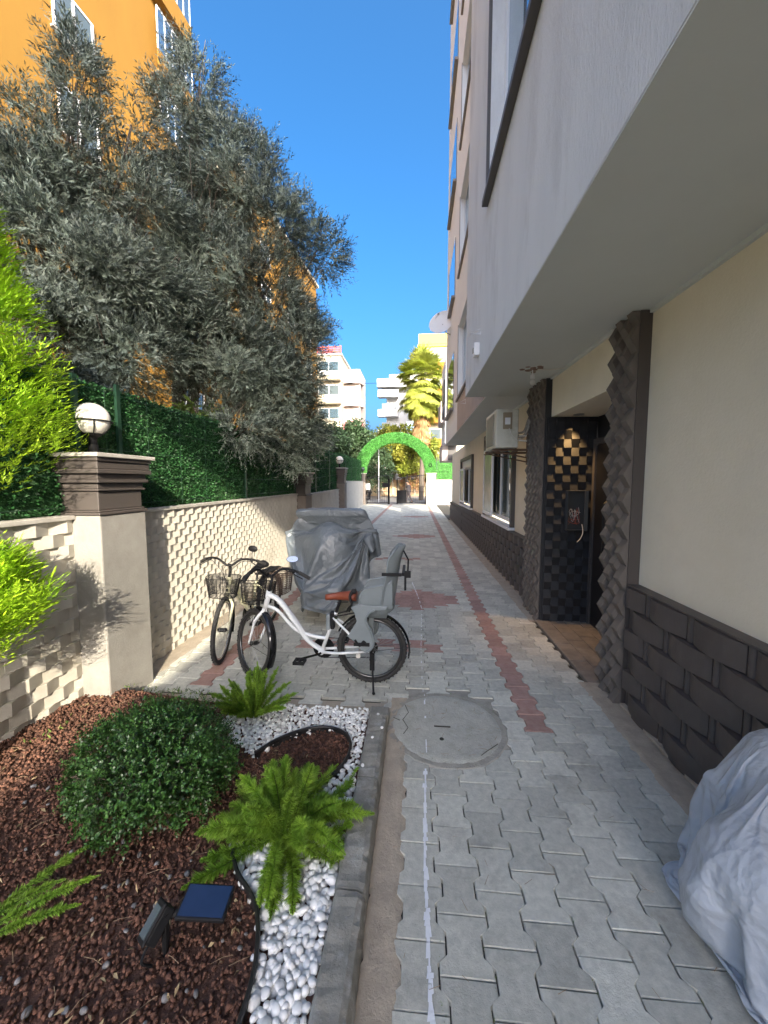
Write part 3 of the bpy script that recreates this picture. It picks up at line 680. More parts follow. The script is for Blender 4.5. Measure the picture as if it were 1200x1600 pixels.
# opened electrical box
t=thing('electrical_box','open black electrical box with loose wires on the dark tiled recess wall','electrical box',(1.92,4.80,1.15))
def ebx():
    mb=MB(); x0,x1,z0,z1,y0,y1=1.80,2.03,1.16,1.64,4.73,4.805
    mb.box(x0,y1-.01,z0,x1,y1,z1); mb.box(x0,y0,z0,x0+.012,y1-.01,z1); mb.box(x1-.012,y0,z0,x1,y1-.01,z1); mb.box(x0+.012,y0,z0,x1-.012,y1-.01,z0+.012); mb.box(x0+.012,y0,z1-.012,x1-.012,y1-.01,z1)
    mb.build('box_case',mat('grey_box',(.06,.062,.062),.5),t,bevel=.002)
    mb=MB(); mb.box(x1-.035,y0-.012,z0+.0,x1+.003,y0-.001,z1); mb.build('box_flange',mat('grey_flange',(.10,.105,.10),.5),t)
    R=random.Random(3)
    for k in range(8):
        mb=MB(); a=(R.uniform(1.84,1.96),4.77,R.uniform(1.38,1.44)); pts=[a]
        for q in range(4): pts.append((R.uniform(1.81,1.95),R.uniform(4.72,4.76),R.uniform(1.22,1.42)))
        mb.tube(spl(pts,6),.0022,5); mb.build('wire',[M['cable'],M['wire'],mat('red_wire',(.5,.08,.05),.4),M['cable']][k%4],t)
    mb=MB(); mb.tube(spl([(1.97,4.72,1.24),(1.975,4.70,1.15),(1.95,4.69,1.08),(1.91,4.69,1.03)],6),.005,6); mb.build('loose_cable',M['cable'],t)
ebx()
# ceiling lamp with patch of torn plaster
t=thing('ceiling_bulb','bare bulb hanging from a rough plaster hole in the grey soffit','ceiling lamp',(1.29,4.5,3.0))
mb=MB(); R_=np.random.default_rng(2)
for k in range(26):
    a=R_.uniform(0,6.28); r=R_.uniform(.0,.13); mb.sphere((1.29+r*math.cos(a)*1.0,4.5+r*math.sin(a),2.992),(R_.uniform(.015,.04),R_.uniform(.015,.04),R_.uniform(.006,.018)),8)
mb.build('torn_plaster',mat('torn_plaster',(.20,.12,.09),.9,(.32,.24,.19),30),t)
mb=MB(); mb.tube([(1.28,4.5,2.99),(1.285,4.5,2.94)],.007,6); mb.lathe([(.020,.0),(.026,.008),(.024,.045),(.015,.05)],(1.285,4.5,2.885),14); mb.build('lamp_holder',M['pvc'],t)
mb=MB(); mb.sphere((1.285,4.5,2.85),(.032,.032,.038),14); mb.build('bulb',mat('bulb_glass',(.75,.75,.73),.1,trans=.3),t,smooth=True)
mb=MB(); mb.tube(spl([(1.33,4.48,2.985),(1.45,4.45,2.965),(1.60,4.42,2.975)],5),.006,5); mb.tube(spl([(1.60,4.42,2.975),(1.585,4.7,2.99),(1.57,5.1,2.99)],5),.005,5); mb.build('cable',M['cable'],t)
# air conditioner
def outdoor_unit():
    t=thing('air_conditioner','dirty white air conditioner outdoor unit on a rusty bracket above the window','air conditioner',(1.22,5.75,2.2))
    x0,x1,y0,y1,z0,z1=1.07,1.37,5.36,6.12,2.20,2.72
    mb=MB(); mb.box(x0,y0,z0,x1,y1,z1); mb.build('casing',M['acbody'],t,bevel=.015)
    mb=MB(); mb.box(x0-.012,y0+.12,z0+.05,x0-.001,y1-.12,z1-.05)
    for k in range(12): mb.box(x0-.017,y0+.13,z0+.07+k*.034,x0-.0125,y1-.13,z0+.08+k*.034)
    mb.build('grille',M['acgrille'],t)
    mb=MB(); mb.box(1.16,y0-.014,2.45,1.28,y0-.001,2.67); mb.build('side_panel',mat('ac_panel',(.27,.22,.15),.6),t,bevel=.004)
    mb=MB(); mb.box(1.185,y0-.018,2.51,1.255,y0-.0145,2.60); mb.build('label_plate',M['pvc'],t)
    mb=MB()
    for y in (5.45,6.0):
        mb.box(1.05,y,2.165,1.69,y+.035,2.195); mb.box(1.66,y,2.0 if y>5.9 else 2.02,1.69,y+.035,2.45); mb.tube([(1.08,y+.017,2.165),(1.67,y+.017,2.04)],.011,6)
    mb.box(1.04,5.38,2.150,1.08,6.08,2.164); mb.box(1.33,5.38,2.150,1.37,6.08,2.164)
    mb.build('bracket',mat('rusty_bracket',(.09,.07,.055),.8,(.17,.10,.06),25),t)
    mb=MB(); mb.tube(spl([(1.37,5.40,2.36),(1.44,5.40,2.35),(1.50,5.40,2.45),(1.55,5.40,2.66),(1.60,5.42,2.74),(1.66,5.46,2.68),(1.67,5.5,2.50),(1.64,5.44,2.33),(1.52,5.38,2.24)],8),.020,8)
    mb.tube(spl([(1.37,5.43,2.40),(1.46,5.43,2.43),(1.52,5.43,2.6),(1.60,5.45,2.67),(1.645,5.47,2.55),(1.62,5.44,2.38)],8),.014,8); mb.build('pipe',mat('pipe_wrap',(.40,.38,.33),.8,(.26,.24,.2),30),t,smooth=True)
    mb=MB(); mb.tube(spl([(1.24,5.34,2.46),(1.28,5.33,2.36),(1.36,5.36,2.30),(1.40,5.38,2.33)],6),.006,6); mb.tube([(1.38,5.37,2.30),(1.48,5.37,2.29)],.012,8); mb.tube([(1.38,5.37,2.36),(1.48,5.37,2.36)],.009,8); mb.build('valve',M['cable'],t)
outdoor_unit()
# small box and clothes-line brackets on fascia
t=thing('junction_box','small white junction box under a wire bracket on the grey overhang','junction box',(.70,4.35,3.2))
mb=MB(); mb.box(.655,4.62,3.20,.719,4.74,3.34); mb.build('box_case',M['pvc'],t,bevel=.006)
mb=MB(); mb.box(.648,4.645,3.235,.6545,4.70,3.29); mb.build('screen',M['acgrille'],t)
def bracket(x,y,z,sc,lab):
    t=thing('line_bracket',lab,'bracket',(x,y,z),group='clothes line brackets')
    mb=MB(); mb.tube([(x,y,z),(x-.22*sc,y,z+.02),(x,y,z+.12*sc),(x,y,z)],.006,6); mb.tube([(x-.22*sc,y,z+.02),(x-.22*sc,y+.1,z+.02)],.005,6); mb.build('arm',M['pvc'],t)
bracket(.715,4.55,3.40,.5,'white wire bracket just above the small white box on the overhang')
bracket(1.01,8.2,3.35,.7,'white wire bracket on the beige panel beyond the grey overhang')
# satellite dish
t=thing('satellite_dish','white satellite dish sticking out from the far end of the building','satellite dish',(1.0,12.2,6.4))
mb=MB(); c=Vector((.78,12.3,6.55)); ax=Vector((-.35,-.85,.35)).normalized(); a=ax.orthogonal().normalized(); b=ax.cross(a)
mb.grid(24,7,lambda u,v:c+ (a*math.cos(2*PI*u)+b*math.sin(2*PI*u))*(.40*max(v,.001))+ax*(.11*v*v),closeu=True)
mb.grid(24,7,lambda u,v:c+ (a*math.cos(2*PI*u)+b*math.sin(2*PI*u))*(.40*max(v,.001))+ax*(.11*v*v-.006),closeu=True); mb.build('reflector',M['pvc'],t,smooth=True)
mb=MB(); mb.tube([c+b*.3*-1+ax*.08,c+ax*.42],.01,6); mb.sphere(tuple(c+ax*.42),.035,8); mb.tube([c,c+Vector((.1,.02,-.25)),(1.02,12.35,6.25)],.018,6); mb.build('arm',M['steel'],t)
# black hanging cable along end
# ================================================================== LEFT GARDEN WALL
def wall_seg(name_lab,x,y0,y1,z0,z1,rh,L,A,loc_lab,xb=None):
    t=thing('garden_wall',name_lab,'wall',(x,(y0+y1)/2,0))
    xb=x if xb is None else xb
    d=Vector((xb-x,y1-y0,0)); ln=d.length; d.normalize(); nv=Vector((d.y,-d.x,0))
    mb=MB(); O=Vector((x,y0,z0)); relief_rows(mb,O,d,nv,ln,z1-z0,rh,L,A)
    q=[Vector((x,y0,0))-nv*.02,Vector((xb,y1,0))-nv*.02,Vector((xb,y1,0))-nv*.16,Vector((x,y0,0))-nv*.16]
    mb.add([p+Vector((0,0,-.05)) for p in q]+[p+Vector((0,0,z1)) for p in q],[(0,1,5,4),(1,2,6,5),(2,3,7,6),(3,0,4,7),(4,5,6,7)])
    mb.build('tile_facing',M['whitewall'],t)
    mb=MB(); q=[Vector((x,y0,0))+nv*(A+.012),Vector((xb,y1,0))+nv*(A+.012),Vector((xb,y1,0))-nv*.19,Vector((x,y0,0))-nv*.19]
    mb.add([p+Vector((0,0,z1+.001)) for p in q]+[p+Vector((0,0,z1+.032)) for p in q],[(0,1,5,4),(1,2,6,5),(2,3,7,6),(3,0,4,7),(4,5,6,7),(3,2,1,0)])
    mb.build('coping',M['coping'],t,bevel=.004); return t
wall_seg('cream textured wall beside the planting bed, left of the nearest pillar',-2.52,.7,2.60,.02,1.47,.0906,.23,.030,'')
wall_seg('long cream zigzag-tiled wall behind the bicycles',-2.52,3.10,7.95,.0,1.46,.073,.168,.024,'')
wall_seg('cream tiled wall between the second and third pillars',-2.53,8.45,14.5,0,1.42,.073,.168,.024,'',xb=-2.95)
wall_seg('plain pale far wall between the third pillar and the gate',-2.98,15.0,28.6,0,1.74,.145,.6,.006,'',xb=-3.95)
def pillar(x0,x1,y0,y1,zs,zc,lab,shaft,loc):
    t=thing('wall_pillar',lab,'pillar',((x0+x1)/2,(y0+y1)/2,0))
    mb=MB(); mb.box(x0,y0,-.05,x1,y1,zs); mb.build('shaft',shaft,t,bevel=.012)
    H=zc-zs; mb=MB()
    for e,a,b in ((.012,0,.05),(-.004,.05,.085),(-.018,.085,.42),(.004,.42,.46),(-.008,.46,.56),(.022,.56,.62),(.008,.62,.72),(.04,.72,.80),(.028,.80,.93),(.042,.93,1.0)):
        mb.box(x0-e,y0-e,zs+a*H+.0005,x1+e,y1+e,zs+b*H)
    mb.build('cornice',M['darktrim'],t,bevel=.006)
    mb=MB(); mb.box(x0-.062,y0-.062,zc+.0005,x1+.062,y1+.062,zc+.030); mb.build('cap_slab',M['coping'],t,bevel=.004)
    return t
pillar(-2.76,-2.29,2.60,3.08,1.50,1.925,'nearest wall pillar, plaster shaft and dark stepped top, beside the bushy conifer',M['pillarstone'],0)
pillar(-2.78,-2.32,7.97,8.43,1.44,1.92,'second wall pillar with dark brown shaft, behind the covered scooter',M['taupe'],0)
pillar(-3.18,-2.72,14.52,14.98,1.66,2.24,'third wall pillar, with a white globe lamp, seen over the scooter cover',M['taupe'],0)
pillar(-4.25,-3.80,28.65,29.1,1.7,2.32,'gate pillar under the left foot of the green arch',M['taupe'],0)
def globe(x,y,z,lab,r=.125,mt=None,dark=False):
    t=thing('globe_lamp',lab,'lamp',(x,y,z),group='globe lamps on the wall pillars')
    mb=MB(); mb.lathe([(.055,0),(.055,.012),(.040,.02),(.026,.11),(.030,.135),(.055,.15),(.065,.165),(.05,.17)],(x,y,z),20); mb.build('stem',M['black'],t)
    mb=MB(); mb.sphere((x,y,z+.165+r*.88),r,28); mb.build('globe',mt or M['ivory'],t,smooth=True)
    zc=z+.165+r*.88
    mb=MB(); rr=r+.008; mb.tube([(x+rr*math.cos(a),y+rr*math.sin(a),zc-.015) for a in np.linspace(0,2*PI,33)[:-1]],.006,6,closed=True)
    for k in range(6):
        a=2*PI*k/6+.3; mb.tube([(x+rr*math.cos(e)*math.cos(a),y+rr*math.cos(e)*math.sin(a),zc+rr*math.sin(e)) for e in np.linspace(-1.25,-.1,8)],.0045,5)
    mb.build('cage',M['black'],t)
globe(-2.52,2.84,1.956,'large white globe lamp in black cage on the nearest pillar')
globe(-2.55,8.2,1.95,'dull brown globe lamp on the second wall pillar',.13,mat('dull_globe',(.16,.13,.11),.35))
globe(-2.95,14.75,2.27,'white globe lamp on the third wall pillar',.15)
globe(-4.02,28.9,2.35,'dark globe lamp on the gate pillar under the arch',.17,mat('dark_globe',(.03,.045,.04),.4))
# artificial hedge fence
def hedge_panel(name,x,y0,y1,z0,z1,lab,dens,lf,xb=None,posts=(),mt='hedge',zb=None,wires=True):
    t=thing('hedge_fence',lab,'fence',(x,(y0+y1)/2,z0),group='green hedge panels on the garden wall')
    xb=x if xb is None else xb; zt2=zb or z1
    d=Vector((xb-x,y1-y0,0)); ln=d.length; d.normalize(); nv=np.array([d.y,-d.x,0])
    mb=MB(); q=[Vector((x,y0,0)),Vector((xb,y1,0))]; nV=Vector(nv)
    mb.add([q[0]-nV*.03+Vector((0,0,z0)),q[1]-nV*.03+Vector((0,0,z0)),q[1]+Vector((0,0,z0)),q[0]+Vector((0,0,z0)),q[0]-nV*.03+Vector((0,0,z1)),q[1]-nV*.03+Vector((0,0,zt2)),q[1]+Vector((0,0,zt2)),q[0]+Vector((0,0,z1))],[(0,1,2,3),(4,5,6,7),(0,1,5,4),(1,2,6,5),(2,3,7,6),(3,0,4,7)])
    mb.build('backing_mat',M['hedgeback'],t)
    H=z1-z0; n=int(ln*H*dens); u=RNG.random(n); v=RNG.random(n)
    P=np.outer(1-u,np.array([x,y0,0]))+np.outer(u,np.array([xb,y1,0])); zt=z1+(zt2-z1)*u
    P[:,2]=z0+(zt-z0)*v; P+=nv*RNG.uniform(-.004,.028,n)[:,None]
    top=RNG.random(n)<.06; P[top,2]=zt[top]+RNG.uniform(-.02,.015,top.sum()); P[top]-=nv*RNG.uniform(0,.03,top.sum())[:,None]
    D=nv*.7+RNG.normal(0,.6,(n,3))+np.array([0,0,-.1]); N_=nv*.6+RNG.normal(0,.6,(n,3))+np.array([0,0,.5])
    V,F=leaves(P,D,N_,RNG.uniform(.6,1.2,n)*lf,RNG.uniform(.35,.6,n)*lf,fold=.2)
    bulk('hedge_leaves',V,F,M[mt],t,var=RNG.random(n),kind=None)
    for py in posts:
        f=(py-y0)/(y1-y0); px=x+(xb-x)*f; pb=MB(); pb.box(px+.035,py-.02,z0+.0,px+.06,py+.02,(z1+(zt2-z1)*f)+.05); pb.build('fence_post',M['metalgreen'] if mt=='hedge' else M['metalgreen'],t)
    if wires:
        wb=MB()
        for k in range(5):
            zz=.06+(H-.1)*k/4; wb.tube([(x+.046,y0,z0+zz),(xb+.046,y1,z0+zz+(zt2-z1))],.0028,5)
        for k in range(int(ln/.5)):
            yy=y0+(k+.5)*.5; f=(yy-y0)/(y1-y0); wb.tube([(x+(xb-x)*f+.05,yy,z0+.02),(x+(xb-x)*f+.05,yy,z0+H)],.002,4)
        wb.build('fence_wire',M['metalgreen'],t)
    return t
hedge_panel('a',-2.60,.9,2.75,1.50,2.50,'dark green hedge panel half hidden behind the bright conifer',3000,.034,posts=(2.73,))
hedge_panel('b',-2.60,2.76,8.05,1.49,2.52,'long dark green hedge panel above the zigzag wall',4200,.030,posts=(3.15,5.6,8.0))
hedge_panel('c',-2.62,8.35,14.6,1.45,2.55,'green hedge panel between the second and third pillars',2000,.045,xb=-3.06,posts=(10.2,12.6),zb=2.8)
hedge_panel('d',-3.08,14.9,28.8,1.78,2.85,'green hedge panel running up to the arch',900,.07,xb=-4.15,posts=(17.5,20.5,23.5,26.5),zb=3.25)

# ================================================================== ARCH AND GATE
GY=29.0
t=thing('garden_arch','bright green artificial turf arch over the gate','arch',(-1.55,GY,0))
cx=-1.55; cz=2.35; rx_o,rz_o=3.10,3.02; rx_i,rz_i=2.25,2.30
def arch_pt(a,s,depth):
    rx=rx_i+(rx_o-rx_i)*s; rz=rz_i+(rz_o-rz_i)*s; return Vector((cx+rx*math.cos(a),GY+depth,cz+rz*math.sin(a)))
mb=MB(); n=48
for dpt in (-.0,.55): mb.grid(n,2,lambda u,v:arch_pt(PI*u,v,dpt))
for s in (0,1): mb.grid(n,2,lambda u,v:arch_pt(PI*u,s,.55*v))
mb.build('arch_core',M['archleaf'],t)
n=26000; a=RNG.uniform(0,PI,n); s=RNG.random(n); dp=np.where(RNG.random(n)<.7,-.02,RNG.uniform(0,.55,n)); s=np.where(dp>0,np.where(RNG.random(n)<.5,0,1),s)
P=np.stack([cx+(rx_i+(rx_o-rx_i)*s)*np.cos(a),GY+dp,cz+(rz_i+(rz_o-rz_i)*s)*np.sin(a)],1)
D=RNG.normal(0,.7,(n,3))+np.array([0,-.8,0]); V,F=leaves(P,D,RNG.normal(0,1,(n,3))+np.array([0,-.5,.8]),.075,.04); bulk('turf_leaves',V,F,M['archleaf'],t,var=RNG.random(n))
mb=MB(); c=(1.05,GY-.06,2.95); mb.tube([(c[0]+.11*math.cos(q),c[1],c[2]+.11*math.sin(q)) for q in np.linspace(0,6.28,17)[:-1]],.03,6,closed=True); mb.build('lamp_ring',M['black'],t)
t=thing('gate_post','pale plastered gate post under the right foot of the arch','gate post',(1.05,GY+.2,0))
mb=MB(); mb.box(.78,GY-.05,-.02,1.48,GY+.5,2.30); mb.build('post_body',M['cream2'],t,bevel=.02)
mb=MB(); mb.box(.74,GY-.09,2.301,1.52,GY+.54,2.36); mb.build('cap_slab',M['coping'],t)
t=thing('garden_wall','short white tiled wall right of the gate under a green panel','wall',(2.4,GY,0))
mb=MB(); relief_rows(mb,(1.5,GY,0),(1,0,0),(0,-1,0),2.4,1.85,.12,.30,.025); mb.box(1.5,GY+.02,-.02,3.9,GY+.2,1.85); mb.build('tile_facing',M['white'],t)
t=thing('hedge_fence','bright green hedge panel on the white wall right of the arch','fence',(2.4,GY,1.86),group='green hedge panels on the garden wall')
mb=MB(); mb.box(1.5,GY+.03,1.86,3.9,GY+.08,3.25); mb.build('backing_mat',M['archleaf'],t)
n=5000; P=np.stack([RNG.uniform(1.5,3.9,n),np.full(n,GY+.02),RNG.uniform(1.88,3.27,n)],1); V,F=leaves(P,RNG.normal(0,.7,(n,3))+np.array([0,-.8,0]),RNG.normal(0,1,(n,3))+np.array([0,-.5,.8]),.075,.04); bulk('hedge_leaves',V,F,M['archleaf'],t,var=RNG.random(n))
mb=MB(); mb.box(1.50,GY-.03,1.86,1.56,GY+.01,3.4); mb.build('fence_post',M['metalgreen'],t)
# gate leaves
def gate(x0,x1,lab,open_,bars,boxp=None,lock=None):
    t=thing('metal_gate',lab,'gate',(x0,GY+.1,0),group='double gate leaves')
    d=Vector((math.cos(open_),math.sin(open_),0)); w_=x1-x0; q=lambda u,z:(x0+d.x*u,GY+.1+d.y*u,z)
    top=lambda u:1.95+.22*math.sin(PI*(u/w_)*.5)
    mb=MB()
    for u in (0,w_): mb.tube([q(u,.02),q(u,top(u))],.045,6)
    mb.tube([q(0,.12),q(w_,.12)],.035,6); mb.tube([q(0,.95),q(w_,.95)],.02,6); mb.tube([q(w_*k/8,top(w_*k/8)) for k in range(9)],.028,6); mb.build('gate_frame',M['gloss'],t)
    mb=MB()
    for k in range(1,bars): mb.tube([q(w_*k/bars,.12),q(w_*k/bars,top(w_*k/bars)+.10)],.010,5)
    mb.build('gate_bars',M['black'],t)
    if boxp:
        mb=MB(); a,b,z0,z1=boxp; mb.box(a,GY-.02,z0,b,GY+.12,z1); mb.build('panel',M['gloss'],t)
    return t
gate(-3.72,-2.10,'left leaf of the black bar gate with a dark lock box',0,12,boxp=(-2.55,-2.12,1.30,1.62))
gate(-1.42,.70,'right leaf of the black bar gate with a solid dark lower panel',0,14,boxp=(-1.40,-.72,.10,1.08))
t=thing('door_post','thick black gate post in the middle of the opening','gate post',(-2.05,GY+.1,0)); mb=MB(); mb.box(-2.11,GY-.02,0,-1.97,GY+.12,1.9); mb.build('post_body',M['gloss'],t,bevel=.01); mb=MB(); mb.box(-2.13,GY-.04,1.901,-1.95,GY+.14,1.93); mb.build('post_cap',M['gloss'],t)
t=thing('flag_pole','thin pale pole standing behind the left gate leaf','pole',(-2.95,GY+1.5,0)); mb=MB(); mb.tube([(-2.95,GY+1.5,0),(-2.95,GY+1.5,4.3)],.03,8); mb.build('shaft',M['pvc'],t); mb=MB(); mb.sphere((-2.95,GY+1.5,4.33),.05,10); mb.build('finial',M['pvc'],t)
# street wall with pale posts beyond
t=thing('street_wall','cream and brick street wall beyond the gate','wall',(-2,40,.2))
mb=MB(); mb.box(-9,39,.1,-2.4,39.3,2.0); mb.box(-2.3,39,.1,8,39.3,1.9); mb.build('wall_body',M['streetwall'],t)
mb=MB()
for k in range(30): mb.box(-9+k*.55,38.93,.4,-8.8+k*.55,38.99,1.6)
mb.build('picket_strip',M['cream2'],t)
t=thing('parked_scooter','small dark scooter parked at the street wall left of the gate','scooter',(-4.2,34,.15))
mb=MB(); mb.sphere((-4.2,34,.75),(.30,.75,.28),12); mb.sphere((-4.1,33.4,.85),(.2,.16,.42),12); mb.build('body',M['gloss'],t,smooth=True)
mb=MB(); 
for y in (33.3,34.6): mb.tube([(-4.2,y+.24*math.cos(a),.40+.24*math.sin(a)) for a in np.linspace(0,6.28,17)[:-1]],.06,6,closed=True)
mb.build('wheel',M['rubber'],t)
mb=MB(); mb.box(-4.42,33.2,1.0,-3.98,33.32,1.55); mb.build('windshield',M['pvc'],t,bevel=.03)
# person
def person():
    t=thing('person','person in dark jacket and grey trousers walking beyond the gate, facing left','person',(-.55,31.0,.05))
    bm=bmesh.new(); J={}
    def v(n,x,y,z): J[n]=bm.verts.new((x,y,z))
    # faces -x, mid-stride
    v('pelvis',-.02,0,.93);v('waist',-.03,0,1.10);v('chest',-.06,0,1.30);v('neck',-.10,0,1.47);v('headb',-.12,0,1.53);v('head',-.145,0,1.63);v('crown',-.13,0,1.70)
    for s,k in ((1,'l'),(-1,'r')):
        f=-.20 if s>0 else .20
        v('hip'+k,-.02,s*.09,.90);v('knee'+k,f*.55-.04,s*.095,.50);v('ank'+k,f*1.05+(.0 if s>0 else .05),s*.095,.09);v('toe'+k,f*1.05-.15+(.0 if s>0 else .04),s*.10,.035)
        v('sh'+k,-.07,s*.17,1.41);v('el'+k,-.02-f*.4,s*.215,1.14);v('wr'+k,-.08-f*.95,s*.21,.94)
    E=[('pelvis','waist'),('waist','chest'),('chest','neck'),('neck','headb'),('headb','head'),('head','crown')]
    for k in 'lr': E+=[('pelvis','hip'+k),('hip'+k,'knee'+k),('knee'+k,'ank'+k),('ank'+k,'toe'+k),('chest','sh'+k),('sh'+k,'el'+k),('el'+k,'wr'+k)]
    for k,s in (('l',1),('r',-1)):
        w_=J['wr'+k].co
        v('pm'+k,w_.x-.02,w_.y,w_.z-.07); E.append(('wr'+k,'pm'+k))
        for i in range(5):
            nm='f%d'%i+k; oy=(i-1.5)*.018 if i<4 else 0; L_=(.07,.085,.08,.065,.05)[i]
            if i<4: v(nm,w_.x-.03+oy*1.2,w_.y,w_.z-.075-L_)
            else: v(nm,w_.x-.065,w_.y,w_.z-.075)
            E.append((('pm' if i<4 else 'wr')+k,nm))
    for a,b in E: bm.edges.new((J[a],J[b]))
    names=list(J); me=bpy.data.meshes.new('body'); bm.verts.index_update(); bm.to_mesh(me); bm.free()
    R=dict(pelvis=.135,waist=.115,chest=.14,neck=.055,headb=.055,head=.095,crown=.07,hip=.09,knee=.062,ank=.042,toe=.035,sh=.065,el=.045,wr=.028,pm=.03)
    o=bpy.data.objects.new('body',me); COL.objects.link(o); o.parent=t
    sk=o.modifiers.new('skin','SKIN')
    for i,nm in enumerate(names):
        r=R.get(nm) or R.get(nm[:-1]) or .009; me.skin_vertices[0].data[i].radius=(r,r)
    me.skin_vertices[0].data[0].use_root=True
    ss=o.modifiers.new('sub','SUBSURF'); ss.levels=1; ss.render_levels=1; me.materials.append(M['skin'])
    mb=MB()
    def limb(pts,rs): mb.tube(spl([(x,y,z) for x,y,z in pts],4),np.interp(np.linspace(0,len(pts)-1,(len(pts)-1)*4+1),range(len(pts)),rs),10)
    limb([(-.02,0,.84),(-.03,0,1.08),(-.06,0,1.30),(-.09,0,1.46)],(.185,.165,.195,.09))
    for s in (1,-1):
        f=-.20 if s>0 else .20; limb([(-.07,s*.13,1.41),(-.02-f*.4,s*.215,1.14),(-.075-f*.9,s*.21,.96)],(.09,.065,.045))
    mb.build('jacket',M['jacket'],t,smooth=True,local=True)
    mb=MB()
    for s in (1,-1):
        f=-.20 if s>0 else .20; limb([(-.02,s*.08,.92),(f*.55-.04,s*.095,.50),(f*1.05+(0 if s>0 else .05),s*.095,.10)],(.125,.085,.06))
    mb.build('trousers',M['trousers'],t,smooth=True,local=True)
    mb=MB(); mb.sphere((-.115,0,1.665),(.105,.095,.105),14); mb.build('hair',M['hair'],t,smooth=True,local=True)
    mb=MB(); mb.sphere((-.245,0,1.60),(.022,.014,.022),8); 
    for s in (1,-1): mb.sphere((-.13,s*.095,1.60),(.02,.012,.03),8)
    mb.build('face',M['skin'],t,smooth=True,local=True)
    mb=MB()
    for s in (1,-1):
        f=-.20 if s>0 else .20; mb.sphere((f*1.05-.05+(0 if s>0 else .05),s*.1,.045),(.14,.05,.045),10)
    mb.build('shoes',M['black'],t,smooth=True,local=True)
person()

# ================================================================== LEFT AND FAR BUILDINGS
def place_rot(o,rz): o.rotation_euler=(0,0,rz)
def yellow(loc,rz,width,Hh,lab,wins,balc=True,mt='yellow'):
    "local frame: facade faces +x, runs along y from -width to 0 (far corner at 0)"
    t=thing('apartment_building',lab,'apartment building',loc,rz)
    mb=MB(); mb.box(-9,-width,0,0,0,Hh); mb.build('wall',M[mt],t,local=True)
    mb=MB(); mb.box(-9.2,-width-.2,Hh+.001,.25,.25,Hh+.25); mb.build('roof',M['cream2'],t,local=True)
    for (y0,y1,z0,z1,kind) in wins:
        mb=MB(); f=.07; X=.02
        mb.box(.001,y0,z0,X+.03,y0+f,z1);mb.box(.001,y1-f,z0,X+.03,y1,z1);mb.box(.001,y0+f,z0,X+.03,y1-f,z0+f);mb.box(.001,y0+f,z1-f,X+.03,y1-f,z1);mb.box(.001,(y0+y1)/2-f/2,z0+f,X+.03,(y0+y1)/2+f/2,z1-f)
        w_=mb.build('window',M['brown'] if kind=='b' else M['pvc'],t,local=True)
        g_=MB(); g_.box(.0012,y0+f,z0+f,X,y1-f,z1-f); g_.build('pane',M['glass'],w_,local=True)
        s_=MB(); s_.box(.001,y0-.08,z0-.07,.12,y1+.08,z0-.002); s_.build('window_sill',M['coping'] if kind!='b' else M['brown'],w_,local=True)
    return t
wins=[]
for k in range(8):
    z=.9+k*2.95
    wins+= [(-5.6,-4.2,z,z+1.5,'w'),(-11.2,-9.8,z,z+1.3,'b'),(-15,-13.6,z,z+1.4,'w')]
Y1=yellow((-10.6,17.6,0),math.radians(-6),15.5,25,'orange-yellow apartment block behind the olive trees at upper left',wins)
for k in range(1,8):
    z=k*2.95+.6
    mb=MB(); mb.box(-1.9,-1.6,z-.12,.38,.55,z); b=mb.build('balcony',M['yellow'],Y1,local=True)
    mb=MB(); mb.box(.32,-1.58,z+.001,.37,.53,z+.75); mb.box(-1.9,.48,z+.001,.319,.54,z+.75); mb.build('parapet',M['yellow'],b,local=True)
    mb=MB()
    for y in np.linspace(-1.55,.5,6): mb.box(.33,y-.03,z+.751,.36,y+.03,z+2.3)
    mb.box(.33,-1.55,z+2.3,.36,.53,z+2.36); mb.build('glazing_frame',M['pvc'],b,local=True)
    mb=MB(); mb.box(.342,-1.52,z+.76,.348,.47,z+2.29); mb.build('pane',M['glasssky'],b,local=True)
wins=[]
for k in range(7):
    z=.9+k*2.95; wins+=[(-3.4,-2.0,z,z+1.4,'w'),(-8,-6.4,z,z+1.4,'w'),(-13,-11.4,z,z+1.4,'w')]
yellow((-10.9,42.5,0),math.radians(-4),16,22.6,'second yellow apartment block seen past the olive trees',wins)
def block(name,loc,wx,wy,Hh,mt,lab,nf,fh,winx,balx=None,roofmt='white',railmt=None,sidebal=None):
    "camera-facing facade at local y=0 spanning x 0..wx"
    t=thing('apartment_building',lab,'apartment building',loc)
    mb=MB(); mb.box(0,0,0,wx,wy,Hh); mb.build('wall',M[mt],t,local=True)
    mb=MB(); mb.box(-.15,-.2,Hh+.001,wx+.15,wy,Hh+.2); mb.build('roof',M[roofmt],t,local=True)
    for k in range(nf):
        z=.9+k*fh
        for (a,b,h) in winx:
            m_=MB(); f=.08
            nmul=max(1,int((b-a)/1.0))
            for j in range(nmul+1):
                xx=a+(b-a-f)*j/nmul; m_.box(xx,-.06,z,xx+f,-.001,z+h)
            m_.box(a,-.06,z-f,b,-.001,z-.001); m_.box(a,-.06,z+h+.001,b,-.001,z+h+f); w_=m_.build('window',M['pvc'],t,local=True)
            g_=MB(); g_.box(a+f,-.03,z,b-f,-.001,z+h); g_.build('pane',M['glasssky' if k%2 else 'glass'],w_,local=True)
        for (a,b,dep) in (balx or []):
            if k==0: continue
            m_=MB(); m_.box(a,-dep,z-1.0,b,-.001,z-.85); m_.box(a,-dep,z-.849,b,-dep+.12,z+.05); m_.box(a,-dep+.12,z-.849,a+.12,-.001,z+.05); m_.box(b-.12,-dep+.12,z-.849,b,-.001,z+.05); m_.build('balcony',M[railmt or mt],t,local=True)
            m_=MB(); m_.box(a+.5,-.03,z-.84,b-.4,-.001,z+1.2); m_.build('window',M['glass'],t,local=True)
    return t
